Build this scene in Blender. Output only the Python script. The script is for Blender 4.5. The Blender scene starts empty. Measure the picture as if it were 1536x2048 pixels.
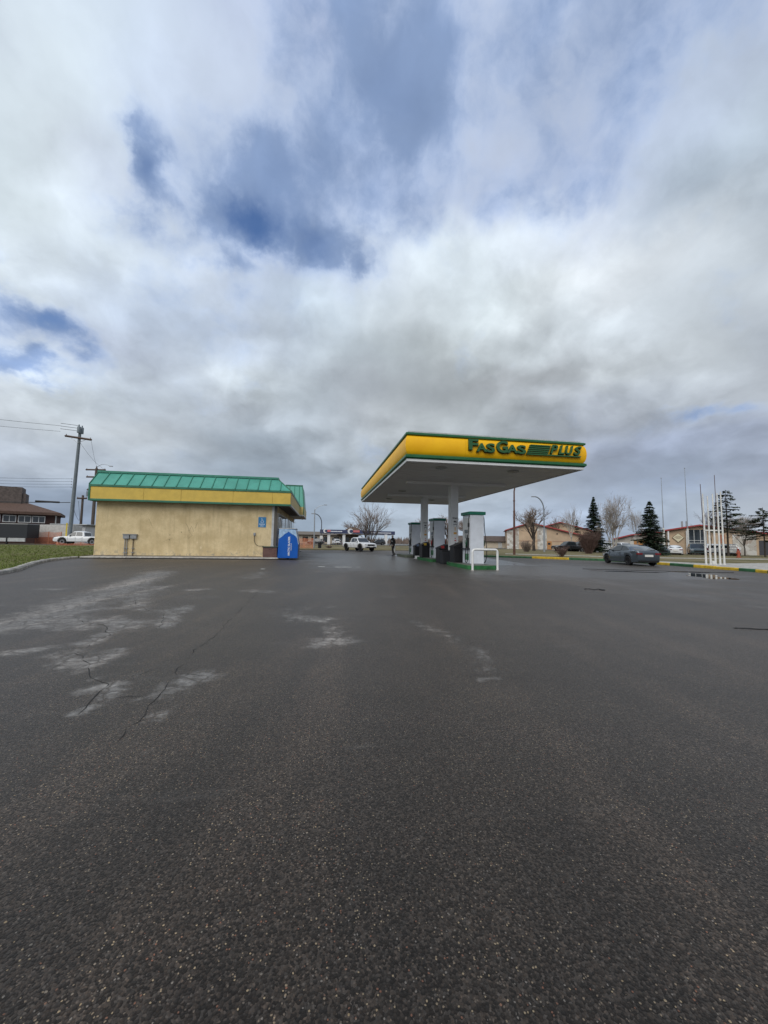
import bpy, bmesh, math, random
from mathutils import Vector, Matrix, noise as mnoise
R_ = math.radians
SC = bpy.context.scene
COL = SC.collection
random.seed(7)

# ------------------------------------------------------------------ camera
EXPOSURE = 0.55
cam_d = bpy.data.cameras.new('camera')
cam = bpy.data.objects.new('camera', cam_d); COL.objects.link(cam)
cam_d.sensor_fit = 'VERTICAL'; cam_d.sensor_height = 36.0; cam_d.lens = 13.52
cam_d.clip_start = 0.05; cam_d.clip_end = 5000
cam.matrix_world = (Matrix.Translation((0, 0, 1.4)) @ Matrix.Rotation(R_(-9.3), 4, 'Z')
                    @ Matrix.Rotation(R_(90 + 4.24), 4, 'X') @ Matrix.Rotation(R_(0.9), 4, 'Z'))
SC.camera = cam
SC.view_settings.view_transform = 'Standard'
SC.view_settings.look = 'None'
SC.view_settings.exposure = EXPOSURE
SC.view_settings.gamma = 1.0
SC.view_settings.use_curve_mapping = False
SC.cycles.use_denoising = True
SC.cycles.max_bounces = 6
SC.cycles.sample_clamp_indirect = 6.0

# ------------------------------------------------------------------ node helpers
class NT:
    def __init__(s, tree): s.t = tree; s.n = tree.nodes; s.l = tree.links
    def put(s, sock, v):
        if v is None: return
        if isinstance(v, bpy.types.NodeSocket): s.l.new(v, sock)
        elif isinstance(v, (tuple, list)) and len(v) == 3 and sock.type == 'RGBA': sock.default_value = (*v, 1)
        else: sock.default_value = v
    def m(s, op, a, b=None, c=None, clamp=False):
        n = s.n.new('ShaderNodeMath'); n.operation = op; n.use_clamp = clamp
        for i, v in enumerate((a, b, c)): s.put(n.inputs[i], v)
        return n.outputs[0]
    def v(s, op, a, b=None):
        n = s.n.new('ShaderNodeVectorMath'); n.operation = op
        s.put(n.inputs[0], a); s.put(n.inputs[1], b)
        return n.outputs['Value'] if op in ('DOT_PRODUCT', 'LENGTH', 'DISTANCE') else n.outputs[0]
    def sc(s, a, k):
        n = s.n.new('ShaderNodeVectorMath'); n.operation = 'SCALE'; s.put(n.inputs[0], a); s.put(n.inputs['Scale'], k)
        return n.outputs[0]
    def xyz(s, a):
        n = s.n.new('ShaderNodeSeparateXYZ'); s.put(n.inputs[0], a); return n.outputs
    def com(s, x=0.0, y=0.0, z=0.0):
        n = s.n.new('ShaderNodeCombineXYZ')
        for i, v in enumerate((x, y, z)): s.put(n.inputs[i], v)
        return n.outputs[0]
    def noise(s, vec, scale, detail=4.0, rough=0.5, col=False, dist=0.0):
        n = s.n.new('ShaderNodeTexNoise'); s.put(n.inputs['Vector'], vec)
        n.inputs['Scale'].default_value = scale; n.inputs['Detail'].default_value = detail
        n.inputs['Roughness'].default_value = rough; n.inputs['Distortion'].default_value = dist
        return n.outputs['Color' if col else 0]
    def vor(s, vec, scale, feat='F1', out='Distance', rnd=1.0):
        n = s.n.new('ShaderNodeTexVoronoi'); n.feature = feat; s.put(n.inputs['Vector'], vec)
        n.inputs['Scale'].default_value = scale; n.inputs['Randomness'].default_value = rnd
        return n.outputs[out]
    def ss(s, x, a, b):                      # smoothstep a..b -> 0..1
        n = s.n.new('ShaderNodeMapRange'); n.interpolation_type = 'SMOOTHSTEP'
        s.put(n.inputs['Value'], x); s.put(n.inputs['From Min'], a); s.put(n.inputs['From Max'], b)
        return n.outputs[0]
    def lin(s, x, a, b, c, d):
        n = s.n.new('ShaderNodeMapRange'); s.put(n.inputs['Value'], x)
        for k, q in (('From Min', a), ('From Max', b), ('To Min', c), ('To Max', d)): s.put(n.inputs[k], q)
        return n.outputs[0]
    def mix(s, f, a, b, mode='MIX'):
        n = s.n.new('ShaderNodeMix'); n.data_type = 'RGBA'; n.blend_type = mode; n.clamp_result = False
        s.put(n.inputs[0], f); s.put(n.inputs[6], a); s.put(n.inputs[7], b)
        return n.outputs[2]
    def ramp(s, f, stops, interp='LINEAR'):
        n = s.n.new('ShaderNodeValToRGB'); s.put(n.inputs[0], f); cr = n.color_ramp; cr.interpolation = interp
        while len(cr.elements) < len(stops): cr.elements.new(0.5)
        for e, (p, c) in zip(cr.elements, stops): e.position = p; e.color = (*c, 1) if len(c) == 3 else c
        return n.outputs[0]
    def attr(s, name):
        n = s.n.new('ShaderNodeAttribute'); n.attribute_name = name; return n.outputs['Fac']
    def bump(s, h, strength=0.3, dist=0.01):
        n = s.n.new('ShaderNodeBump'); n.inputs['Strength'].default_value = strength
        n.inputs['Distance'].default_value = dist; s.put(n.inputs['Height'], h); return n.outputs[0]

# ------------------------------------------------------------------ world: broken cloud over a clear-sky model
SUN_AZ, SUN_EL = -148.0, 44.0          # degrees clockwise from +Y; behind the camera, to its left
world = bpy.data.worlds.new('World'); SC.world = world; world.use_nodes = True
WORN= [([(-4.73,6.78),(-4.67,7.64),(-5.09,9.66),(-5.26,11.44),(-6.22,16.57)],0.24,1),([(-4.53,7.41),(-3.86,7.15),(-3.46,7.18),(-2.93,6.75)],0.15,0.95),([(-4.48,6.84),(-3.92,6.7),(-3.56,6.67)],0.09,0.8),([(-3.66,5.27),(-3.37,5.43),(-3.19,5.64),(-2.97,5.71),(-3.05,6.71)],0.06,0.8),([(-3.11,5.15),(-2.92,5.17)],0.04,0.5),([(-5.09,10.46),(-4.27,10.0),(-4.54,11.8)],0.2,0.7),([(-4.39,7.96),(-4.11,8.41),(-3.61,8.49)],0.08,0.8),([(-4.32,10.0),(-3.67,8.67)],0.13,0.7),([(-3.43,8.28),(-2.82,7.84),(-2.51,8.41)],0.08,0.6),([(-2.41,6.65),(-2.6,7.58),(-2.66,8.42)],0.09,0.8),([(-2.93,5.22),(-2.52,4.68),(-2.52,5.11)],0.09,0.75),([(-2.44,4.71),(-2.37,5.01),(-2.44,5.33)],0.06,0.7),([(-2.03,4.0),(-1.96,4.05),(-1.87,4.18)],0.05,0.9),([(-1.83,3.55),(-1.81,3.72),(-1.81,3.9)],0.04,0.85),([(-2.15,4.27),(-2.07,4.36)],0.03,0.5),([(-1.31,3.94),(-1.25,4.16),(-1.11,4.3)],0.07,0.9),([(-1.25,3.3),(-1.25,3.55),(-1.24,3.9)],0.05,0.4),([(-1.85,4.33),(-1.68,4.62)],0.02,0.4),([(-0.34,7.12),(0.07,6.95)],0.11,0.8),([(-0.65,7.42),(-0.33,8.19)],0.17,0.3),([(0.02,5.4),(0.31,5.53)],0.1,0.95),([(0.21,6.41),(0.27,5.75)],0.07,0.55),([(-7.14,11.41),(-6.7,11.44)],0.07,0.9),([(-6.21,8.85),(-5.23,8.9)],0.06,0.35),([(-1.7,3.78),(-1.42,3.73)],0.02,0.45),([(-1.79,10.88),(-1.34,10.61)],0.12,0.7),([(-2.37,14.54),(-2.33,16.67)],0.21,0.5),([(-3.4,11.1),(-3.05,11.19)],0.11,0.7),([(-6.45,16.0),(-6.45,17.17)],0.22,0.6),([(-3.15,9.94),(-2.52,9.7)],0.14,0.3),([(0.18,8.22),(0.37,8.26)],0.04,0.6),([(-3.1,4.52),(-2.98,4.5)],0.02,0.3),([(-1.17,2.75),(-1.12,2.83)],0.05,0.22),([(0.13,3.13),(0.2,3.03)],0.06,0.2),([(1.71,6.88),(1.68,6.27),(1.87,5.9),(1.94,5.23),(2.03,4.74),(1.81,3.9)],0.07,0.35),([(1.64,6.28),(1.73,6.21)],0.05,0.6),([(1.66,3.84),(1.79,3.81)],0.02,0.55),([(1.77,9.8),(1.83,9.46)],0.07,0.4),([(10.0,7.61),(10.16,7.37)],0.06,0.6),([(12.53,10.16),(12.97,10.14)],0.08,0.4)]
CRACKS= [[(-1.59,11.03),(-1.51,8.0),(-1.48,6.65),(-1.45,5.92),(-1.47,5.65),(-1.51,5.23),(-1.46,4.73),(-1.46,4.52),(-1.41,4.28),(-1.4,4.04),(-1.39,3.86),(-1.36,3.56),(-1.33,3.4),(-1.33,3.29),(-1.35,3.2),(-1.33,3.1),(-1.33,2.98)],[(-4.12,7.48),(-3.65,6.94),(-3.36,6.86),(-3.17,6.6),(-3.06,6.33),(-2.91,6.16),(-2.9,5.88),(-2.95,5.84),(-2.85,5.46)],[(-2.89,5.25),(-2.72,5.13),(-2.64,4.95),(-2.46,4.8),(-2.34,4.58),(-2.28,4.42),(-2.13,4.25),(-1.96,4.14),(-1.91,4.04),(-1.92,3.95),(-1.91,3.82),(-1.89,3.68),(-1.84,3.47)],[(-4.21,9.8),(-3.71,8.79),(-3.13,7.99),(-2.86,7.84),(-2.73,7.96)],[(-2.75,7.59),(-2.52,6.94),(-2.42,6.56)],[(-1.39,4.35),(-1.1,4.28)],[(-1.78,3.79),(-1.61,3.79),(-1.43,3.75)],[(-1.73,4.51),(-1.77,4.36),(-1.89,4.32)]]
GAPS= [(-0.443,0.726,0.044,0.048,1),(-0.227,0.673,0.085,0.036,1),(-0.023,0.675,0.108,0.026,0.8),(-0.585,0.42,0.066,0.035,1),(-0.589,0.31,0.049,0.018,1),(0.859,0.264,0.052,0.015,1),(-0.233,0.589,0.047,0.016,0.5)]
SKY_EL=[0,4,8,12,17,22,27,32,38,44,51,60]
SKY_AZ=[-50,-42,-34,-26,-18,-10,-2,6,14,22,30,38,46,54,62]
SKY=[[(.22,.28,.4,1.0),(.22,.28,.4,1.0),(.24,.3,.42,1.0),(.29,.36,.47,1.0),(.3,.38,.49,1.0),(.35,.42,.52,1.0),(.31,.39,.49,1.0),(.37,.45,.54,1.0),(.42,.49,.58,1.0),(.41,.48,.57,1.0),(.37,.44,.54,1.0),(.35,.42,.54,1.0),(.38,.45,.56,1.0),(.45,.5,.56,1.0),(.46,.5,.56,1.0)],[(.38,.44,.54,1.0),(.32,.38,.49,1.0),(.29,.36,.47,1.0),(.33,.4,.5,1.0),(.31,.38,.49,1.0),(.35,.42,.52,1.0),(.31,.39,.49,1.0),(.37,.45,.55,1.0),(.42,.49,.58,1.0),(.41,.48,.57,1.0),(.37,.44,.54,1.0),(.35,.42,.54,1.0),(.37,.45,.56,1.0),(.44,.49,.56,.99),(.44,.48,.55,.99)],[(.57,.63,.7,.93),(.52,.58,.66,1.0),(.44,.5,.59,1.0),(.46,.52,.59,1.0),(.35,.41,.49,1.0),(.33,.4,.48,1.0),(.33,.4,.49,1.0),(.4,.47,.55,1.0),(.43,.5,.56,1.0),(.41,.47,.54,1.0),(.37,.43,.51,1.0),(.35,.41,.52,1.0),(.35,.42,.54,.95),(.35,.4,.5,.93),(.32,.37,.48,.92)],[(.65,.7,.76,.76),(.63,.68,.74,.87),(.55,.61,.67,.92),(.53,.58,.63,.99),(.39,.44,.5,1.0),(.31,.37,.44,1.0),(.36,.42,.49,1.0),(.44,.49,.54,1.0),(.45,.5,.54,1.0),(.41,.45,.5,1.0),(.37,.41,.47,1.0),(.35,.4,.5,1.0),(.34,.4,.53,.92),(.33,.38,.48,.91),(.36,.4,.49,.95)],[(.48,.55,.68,.59),(.56,.62,.72,.64),(.62,.69,.74,.73),(.43,.49,.56,.97),(.48,.54,.61,1.0),(.41,.46,.52,1.0),(.39,.45,.51,1.0),(.43,.47,.52,1.0),(.43,.47,.5,1.0),(.39,.43,.46,1.0),(.36,.4,.44,1.0),(.38,.42,.49,1.0),(.43,.48,.54,.98),(.43,.47,.52,1.0),(.42,.46,.52,1.0)],[(.59,.66,.7,1.0),(.52,.59,.69,.7),(.48,.55,.68,.36),(.42,.48,.59,.87),(.52,.59,.67,.97),(.51,.57,.62,.99),(.42,.48,.54,1.0),(.39,.43,.48,1.0),(.38,.42,.45,1.0),(.37,.4,.43,1.0),(.37,.4,.43,1.0),(.44,.48,.52,1.0),(.51,.56,.6,1.0),(.43,.48,.54,1.0),(.45,.5,.57,1.0)],[(.55,.63,.67,1.0),(.58,.65,.69,1.0),(.56,.63,.7,.75),(.46,.54,.67,.81),(.46,.54,.66,.91),(.49,.56,.66,.93),(.46,.53,.6,.99),(.45,.51,.56,1.0),(.45,.5,.53,1.0),(.45,.5,.53,1.0),(.47,.52,.56,1.0),(.55,.61,.66,1.0),(.57,.63,.69,1.0),(.5,.56,.62,.99),(.55,.6,.65,.98)],[(.62,.71,.77,1.0),(.54,.62,.67,1.0),(.57,.64,.69,1.0),(.55,.63,.72,.9),(.53,.6,.7,.81),(.47,.55,.69,.71),(.48,.57,.67,.89),(.53,.6,.66,.98),(.54,.6,.65,1.0),(.54,.61,.65,1.0),(.59,.65,.69,1.0),(.67,.72,.77,1.0),(.62,.68,.74,.99),(.49,.55,.61,.94),(.42,.48,.55,.9)],[(.58,.66,.75,1.0),(.62,.71,.77,1.0),(.59,.66,.73,1.0),(.46,.53,.68,.35),(.53,.61,.72,.71),(.46,.53,.7,.33),(.48,.57,.74,.54),(.62,.7,.81,.88),(.64,.72,.79,.99),(.62,.7,.76,.95),(.63,.7,.78,.88),(.57,.63,.74,.84),(.41,.49,.59,.82),(.4,.47,.55,.89),(.39,.46,.54,.89)],[(.58,.66,.75,1.0),(.58,.66,.75,1.0),(.65,.74,.8,1.0),(.52,.6,.74,.75),(.47,.55,.69,.47),(.46,.53,.67,.19),(.46,.53,.67,.2),(.46,.54,.72,.55),(.46,.54,.7,.6),(.46,.53,.67,.52),(.45,.52,.67,.54),(.44,.51,.66,.67),(.42,.49,.62,.77),(.4,.47,.58,.83),(.44,.5,.64,.72)],[(.58,.66,.75,1.0),(.58,.66,.75,1.0),(.61,.7,.79,1.0),(.55,.64,.76,.94),(.55,.63,.77,.9),(.49,.57,.72,.64),(.46,.53,.67,.46),(.46,.53,.67,.18),(.46,.53,.67,.24),(.46,.53,.67,.35),(.46,.53,.67,.4),(.46,.53,.67,.52),(.45,.52,.67,.55),(.44,.51,.65,.66),(.44,.5,.64,.72)],[(.58,.66,.75,1.0),(.58,.66,.75,1.0),(.6,.69,.79,1.0),(.51,.59,.73,.88),(.44,.52,.68,.76),(.46,.53,.69,.77),(.48,.52,.68,.69),(.46,.53,.67,.31),(.46,.53,.68,.4),(.46,.53,.68,.5),(.46,.53,.67,.45),(.46,.53,.67,.47),(.46,.53,.67,.52),(.45,.51,.66,.64),(.44,.5,.64,.72)]]

def build_sky():
    w = NT(world.node_tree); w.n.clear()
    out = w.n.new('ShaderNodeOutputWorld'); bg = w.n.new('ShaderNodeBackground')
    w.l.new(bg.outputs[0], out.inputs[0])
    tc = w.n.new('ShaderNodeTexCoord'); d = w.v('NORMALIZE', tc.outputs['Generated'])
    x, y, z = w.xyz(d)
    zc = w.m('MAXIMUM', z, 0.0)
    az = w.m('ARCTAN2', x, y); el = w.m('ARCSINE', zc)
    # coordinates in which cloud bases flatten towards the horizon
    pz = w.m('LOGARITHM', w.m('ADD', zc, 0.28), 2.718)
    p = w.com(x, y, w.m('MULTIPLY', pz, 0.85))
    n1 = w.noise(p, 2.2, 3, 0.5, col=True); n2 = w.noise(p, 6.0, 9, 0.56, col=True)
    a1, b1, c1 = w.xyz(n1); a2, b2, c2 = w.xyz(n2)
    ws = w.lin(el, 0.0, 0.35, 0.25, 1.0)               # ease the warp off towards the horizon
    def warp(base, lo, hi, ka, kb):
        q = w.m('ADD', w.m('MULTIPLY', w.m('SUBTRACT', lo, 0.5), ka), w.m('MULTIPLY', w.m('SUBTRACT', hi, 0.5), kb))
        return w.m('ADD', base, w.m('MULTIPLY', q, ws))
    azw = warp(az, a1, a2, 0.12, 0.26); elw = warp(el, b1, b2, 0.07, 0.18)
    fac = w.lin(azw, R_(-70), R_(82), 0.0, 1.0)
    AVG = (0.44, 0.50, 0.58); LA = sum(AVG) / 3
    def boost(c):
        L = sum(c[:3]) / 3; k = max(.12, LA + (L - LA) * 1.38 + .045) / L
        return tuple(q * k for q in c[:3]) + (c[3],)
    col = den = None
    for i, row in enumerate(SKY):
        n = w.n.new('ShaderNodeValToRGB'); w.put(n.inputs[0], fac); cr = n.color_ramp; cr.interpolation = 'B_SPLINE'
        st = [(0.0, (*AVG, .9))] + [((a + 70) / 152, boost(c)) for a, c in zip(SKY_AZ, row)] + [(1.0, (*AVG, .9))]
        while len(cr.elements) < len(st): cr.elements.new(0.5)
        for e, (q, c) in zip(cr.elements, st): e.position = q; e.color = c
        if col is None: col, den = n.outputs[0], n.outputs[1]
        else:
            f = w.ss(elw, R_(SKY_EL[i - 1]), R_(SKY_EL[i]))
            col = w.mix(f, col, n.outputs[0]); den = w.m('ADD', w.m('MULTIPLY', den, w.m('SUBTRACT', 1.0, f)), w.m('MULTIPLY', n.outputs[1], f))
    zen = w.ss(el, R_(64), R_(82)); col = w.mix(zen, col, AVG)
    # clear gaps thin the cover
    azg = warp(az, a1, a2, 0.03, 0.30); elg = warp(el, b1, b2, 0.02, 0.20); gm = None
    for a, e, ra, re, s in GAPS:
        dx = w.m('DIVIDE', w.m('SUBTRACT', azg, a), ra * 1.05); dy = w.m('DIVIDE', w.m('SUBTRACT', elg, e), re * 1.15)
        q = w.m('ADD', w.m('MULTIPLY', dx, dx), w.m('MULTIPLY', dy, dy))
        q = w.m('MULTIPLY', w.m('POWER', 2.718, w.m('MULTIPLY', q, -0.6)), s)
        gm = q if gm is None else w.m('MAXIMUM', gm, q)
    den = w.m('SUBTRACT', den, w.m('MULTIPLY', gm, 0.62))
    # heaped edges: noise thresholds the cover
    pc = w.v('ADD', p, w.sc(w.v('SUBTRACT', n2, (0.5, 0.5, 0.5)), 0.10))
    f0 = w.noise(pc, 5.0, 10, 0.56)
    dn = w.m('ADD', den, w.m('MULTIPLY', w.m('SUBTRACT', f0, 0.5), 1.7))
    cov = w.ss(dn, 0.24, 0.84)
    # relief inside the cloud
    h0 = w.noise(pc, 6.0, 9, 0.50); h1 = w.noise(w.v('ADD', pc, (-0.025, 0.0, 0.05)), 6.0, 9, 0.50)
    rel = w.m('MULTIPLY', w.m('SUBTRACT', h0, h1), w.lin(w.noise(p, 3.0, 3, 0.5), 0.35, 0.65, 0.45, 1.4))
    rel = w.m('MULTIPLY', rel, w.lin(el, 0.45, 0.9, 1.05, 0.5))
    big = w.m('SUBTRACT', w.noise(pc, 3.2, 8, 0.5), 0.5)
    rim = w.m('MULTIPLY', cov, w.m('SUBTRACT', 1.0, cov))
    gain = w.m('ADD', w.m('ADD', 1.0, w.m('MULTIPLY', rel, 1.05)), w.m('ADD', w.m('MULTIPLY', big, 0.48), w.m('MULTIPLY', rim, 0.45)))
    gain = w.m('ADD', 1.0, w.m('MULTIPLY', w.m('SUBTRACT', gain, 1.0), w.lin(el, 0.0, 0.12, 0.7, 1.0)))
    col = w.mix(1.0, col, w.com(gain, gain, gain), 'MULTIPLY')
    cl = 10.0 / (2 ** EXPOSURE)
    col = w.mix(1.0, col, (cl, cl, cl), 'MULTIPLY')
    # what shows between: the clear-sky model under a thin veil
    sky = w.n.new('ShaderNodeTexSky'); sky.sky_type = 'NISHITA'; sky.sun_disc = False
    sky.sun_elevation = R_(SUN_EL); sky.sun_rotation = R_(SUN_AZ); sky.dust_density = 1.0; sky.ozone_density = 2.0
    blue = w.mix(1.0, sky.outputs[0], (0.55, 0.72, 0.95), 'MULTIPLY')
    veil = w.mix(1.0, (0.265 * cl, 0.365 * cl, 0.575 * cl), w.com(gain, gain, gain), 'MULTIPLY')
    under = w.mix(w.m('MULTIPLY', w.ss(w.m('ADD', den, w.m('MULTIPLY', big, 0.5)), -0.25, 0.30), 0.93), blue, veil)
    w.put(bg.inputs['Color'], w.mix(cov, under, col))
    bg.inputs['Strength'].default_value = 0.1
build_sky()

sun_d = bpy.data.lights.new('sun', 'SUN'); sun_d.energy = 1.4; sun_d.angle = R_(50); sun_d.color = (1.0, 0.965, 0.91)
sun = bpy.data.objects.new('sun', sun_d); COL.objects.link(sun)
_sd = Vector((math.sin(R_(SUN_AZ)) * math.cos(R_(SUN_EL)), math.cos(R_(SUN_AZ)) * math.cos(R_(SUN_EL)), math.sin(R_(SUN_EL))))
sun.rotation_euler = _sd.to_track_quat('Z', 'Y').to_euler(); sun.location = _sd * 60

# ------------------------------------------------------------------ materials
MATS = {}
def mat(name, base, rough=0.6, metal=0.0, spec=0.5, var=0.0, vscale=3.0, bump=0.0, bscale=40.0, coat=0.0, fn=None, trans=0.0, ior=1.45):
    """principled material; var mottles the colour a little, fn(nt, coords) may return colour / (colour, rough, normal)"""
    if name in MATS: return MATS[name]
    m = bpy.data.materials.new(name); m.use_nodes = True; nt = NT(m.node_tree)
    b = nt.n['Principled BSDF']
    b.inputs['Base Color'].default_value = (*base, 1); b.inputs['Roughness'].default_value = rough
    b.inputs['Metallic'].default_value = metal; b.inputs['Specular IOR Level'].default_value = spec
    b.inputs['Coat Weight'].default_value = coat; b.inputs['Transmission Weight'].default_value = trans; b.inputs['IOR'].default_value = ior
    g = nt.n.new('ShaderNodeNewGeometry').outputs['Position']
    if fn:
        r = fn(nt, g)
        if not isinstance(r, tuple): r = (r, None, None)
        if r[0] is not None: nt.put(b.inputs['Base Color'], r[0])
        if r[1] is not None: nt.put(b.inputs['Roughness'], r[1])
        if r[2] is not None: nt.put(b.inputs['Normal'], r[2])
    elif var:
        n = nt.noise(g, vscale, 6, 0.6)
        dk = tuple(c * (1 - var) for c in base); lt = tuple(min(c * (1 + var * 0.8), 0.95) for c in base)
        nt.put(b.inputs['Base Color'], nt.mix(nt.ss(n, 0.3, 0.7), dk, lt))
        nt.put(b.inputs['Roughness'], nt.lin(n, 0.3, 0.7, max(rough - 0.1, 0.02), min(rough + 0.12, 1)))
    if bump:
        nt.put(b.inputs['Normal'], nt.bump(nt.noise(g, bscale, 6, 0.65), bump, 0.02))
    MATS[name] = m
    return m

# ------------------------------------------------------------------ mesh building
class MB:
    def __init__(s): s.v = []; s.f = []; s.smooth = False
    def add(s, vs, fs):
        o = len(s.v); s.v += [tuple(q) for q in vs]; s.f += [tuple(i + o for i in f) for f in fs]; return s
    def box(s, x0, x1, y0, y1, z0, z1, ch=0.0):
        if ch <= 0:
            return s.add([(x0, y0, z0), (x1, y0, z0), (x1, y1, z0), (x0, y1, z0), (x0, y0, z1), (x1, y0, z1), (x1, y1, z1), (x0, y1, z1)],
                         [(0, 3, 2, 1), (4, 5, 6, 7), (0, 1, 5, 4), (1, 2, 6, 5), (2, 3, 7, 6), (3, 0, 4, 7)])
        bm = bmesh.new(); bmesh.ops.create_cube(bm, size=1)
        for q in bm.verts:
            q.co = Vector((x0 + (q.co.x + .5) * (x1 - x0), y0 + (q.co.y + .5) * (y1 - y0), z0 + (q.co.z + .5) * (z1 - z0)))
        bmesh.ops.bevel(bm, geom=bm.edges[:], offset=ch, segments=2, affect='EDGES', profile=0.6)
        return s.bm(bm)
    def bm(s, bm):
        bm.verts.index_update()
        s.add([v.co.copy() for v in bm.verts], [[v.index for v in f.verts] for f in bm.faces]); bm.free(); return s
    def prism(s, poly, a, b, axis='y'):
        """poly of 2-D points swept from a to b along axis; 'y': (x,z), 'x': (y,z), 'z': (x,y)"""
        mk = {'y': lambda p, t: (p[0], t, p[1]), 'x': lambda p, t: (t, p[0], p[1]), 'z': lambda p, t: (p[0], p[1], t)}[axis]
        n = len(poly)
        vs = [mk(p, a) for p in poly] + [mk(p, b) for p in poly]
        return s.add(vs, [tuple(range(n))[::-1], tuple(range(n, 2 * n))] + [(i, (i + 1) % n, n + (i + 1) % n, n + i) for i in range(n)])
    def tube(s, pts, r, n=8, cap=True):
        pts = [Vector(p) for p in pts]; rs = r if isinstance(r, (list, tuple)) else [r] * len(pts)
        vs = []; fs = []; prev = None
        for i, p in enumerate(pts):
            t = (pts[min(i + 1, len(pts) - 1)] - pts[max(i - 1, 0)])
            if t.length < 1e-9: t = Vector((0, 0, 1))
            t.normalize()
            if prev is None:
                u = t.cross(Vector((0, 0, 1)) if abs(t.z) < 0.9 else Vector((1, 0, 0))).normalized()
            else:
                u = (prev - t * prev.dot(t))
                u = u.normalized() if u.length > 1e-6 else t.orthogonal().normalized()
            prev = u; w = t.cross(u)
            for k in range(n):
                a = 2 * math.pi * k / n
                vs.append(p + (u * math.cos(a) + w * math.sin(a)) * rs[i])
        for i in range(len(pts) - 1):
            for k in range(n):
                a, b = i * n + k, i * n + (k + 1) % n
                fs.append((a, b, b + n, a + n))
        if cap:
            fs.append(tuple(range(n))[::-1]); fs.append(tuple(range(len(vs) - n, len(vs))))
        return s.add(vs, fs)
    def cyl(s, p0, p1, r, n=12, r2=None): return s.tube([p0, p1], [r, r if r2 is None else r2], n)
    def lathe(s, prof, c=(0, 0, 0), n=16, axis='z'):
        """prof of (radius, height)"""
        vs = []; fs = []
        for r, h in prof:
            for k in range(n):
                a = 2 * math.pi * k / n; q = (r * math.cos(a), r * math.sin(a))
                vs.append({'z': (c[0] + q[0], c[1] + q[1], c[2] + h), 'y': (c[0] + q[0], c[1] + h, c[2] + q[1]), 'x': (c[0] + h, c[1] + q[0], c[2] + q[1])}[axis])
        for i in range(len(prof) - 1):
            for k in range(n):
                a, b = i * n + k, i * n + (k + 1) % n; fs.append((a, b, b + n, a + n))
        fs.append(tuple(range(n))[::-1]); fs.append(tuple(range(len(vs) - n, len(vs))))
        return s.add(vs, fs)
    def quad(s, *p): return s.add(p, [tuple(range(len(p)))])
    def grid(s, f, nu, nv):
        vs = [f(i / nu, j / nv) for j in range(nv + 1) for i in range(nu + 1)]
        return s.add(vs, [(j * (nu + 1) + i, j * (nu + 1) + i + 1, (j + 1) * (nu + 1) + i + 1, (j + 1) * (nu + 1) + i) for j in range(nv) for i in range(nu)])
    def mesh(s, name, m, off=(0, 0, 0), smooth=False, fix=True):
        me = bpy.data.meshes.new(name)
        me.from_pydata([(a - off[0], b - off[1], c - off[2]) for a, b, c in s.v], [], s.f)
        if fix:
            bm = bmesh.new(); bm.from_mesh(me); bmesh.ops.recalc_face_normals(bm, faces=bm.faces); bm.to_mesh(me); bm.free()
        if m is not None: me.materials.append(m)
        if smooth:
            for p in me.polygons: p.use_smooth = True
            try: me.set_sharp_from_angle(angle=R_(38))
            except Exception: pass
        return me
    def build(s, name, m, parent=None, smooth=False, off=None, fix=True):
        """world coordinates; under an unrotated parent they are moved to its frame"""
        if off is None:
            off = (0, 0, 0); q = parent
            while q is not None: off = tuple(a + b for a, b in zip(off, q.location)); q = q.parent
        return link(name, s.mesh(name, m, off, smooth, fix), parent)
    def local(s, name, m, parent=None, smooth=False, fix=True):
        return link(name, s.mesh(name, m, (0, 0, 0), smooth, fix), parent)

def link(name, me, parent=None):
    o = bpy.data.objects.new(name, me); COL.objects.link(o); o.parent = parent; return o
def tag(o, label=None, cat=None, group=None, kind=None):
    for k, v in (('label', label), ('category', cat), ('group', group), ('kind', kind)):
        if v: o[k] = v
    return o
def thing(name, label, cat, loc=(0, 0, 0), rz=0.0, group=None):
    o = bpy.data.objects.new(name, None); COL.objects.link(o); o.empty_display_size = 0.3
    o.location = loc; o.rotation_euler = (0, 0, rz); return tag(o, label, cat, group)
def copy_tree(o, parent=None):
    c = o.copy(); COL.objects.link(c); c.parent = parent
    for ch in [q for q in ALLCH.get(o.name, ()) ]: copy_tree(ch, c)
    return c
ALLCH = {}
def index_children(o):
    ALLCH[o.name] = list(o.children)
    for c in o.children: index_children(c)
def dup(o, loc, rz, label, group=None):
    index_children(o); c = copy_tree(o); c.location = loc; c.rotation_euler = (0, 0, rz); c['label'] = label
    if group: c['group'] = group
    return c
def struct(o): o['kind'] = 'structure'; return o
def text_mesh(body, size, extrude=0.0, bold=0.0, shear=0.0, align='LEFT', spacing=1.0):
    cu = bpy.data.curves.new('lettering', 'FONT'); cu.body = body; cu.size = size; cu.extrude = extrude; cu.offset = bold
    cu.shear = shear; cu.align_x = align; cu.space_character = spacing; cu.resolution_u = 4
    o = bpy.data.objects.new('lettering', cu); COL.objects.link(o)
    dg = bpy.context.evaluated_depsgraph_get(); dg.update()
    me = bpy.data.meshes.new_from_object(o.evaluated_get(dg)); bpy.data.objects.remove(o); bpy.data.curves.remove(cu)
    return me

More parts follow.
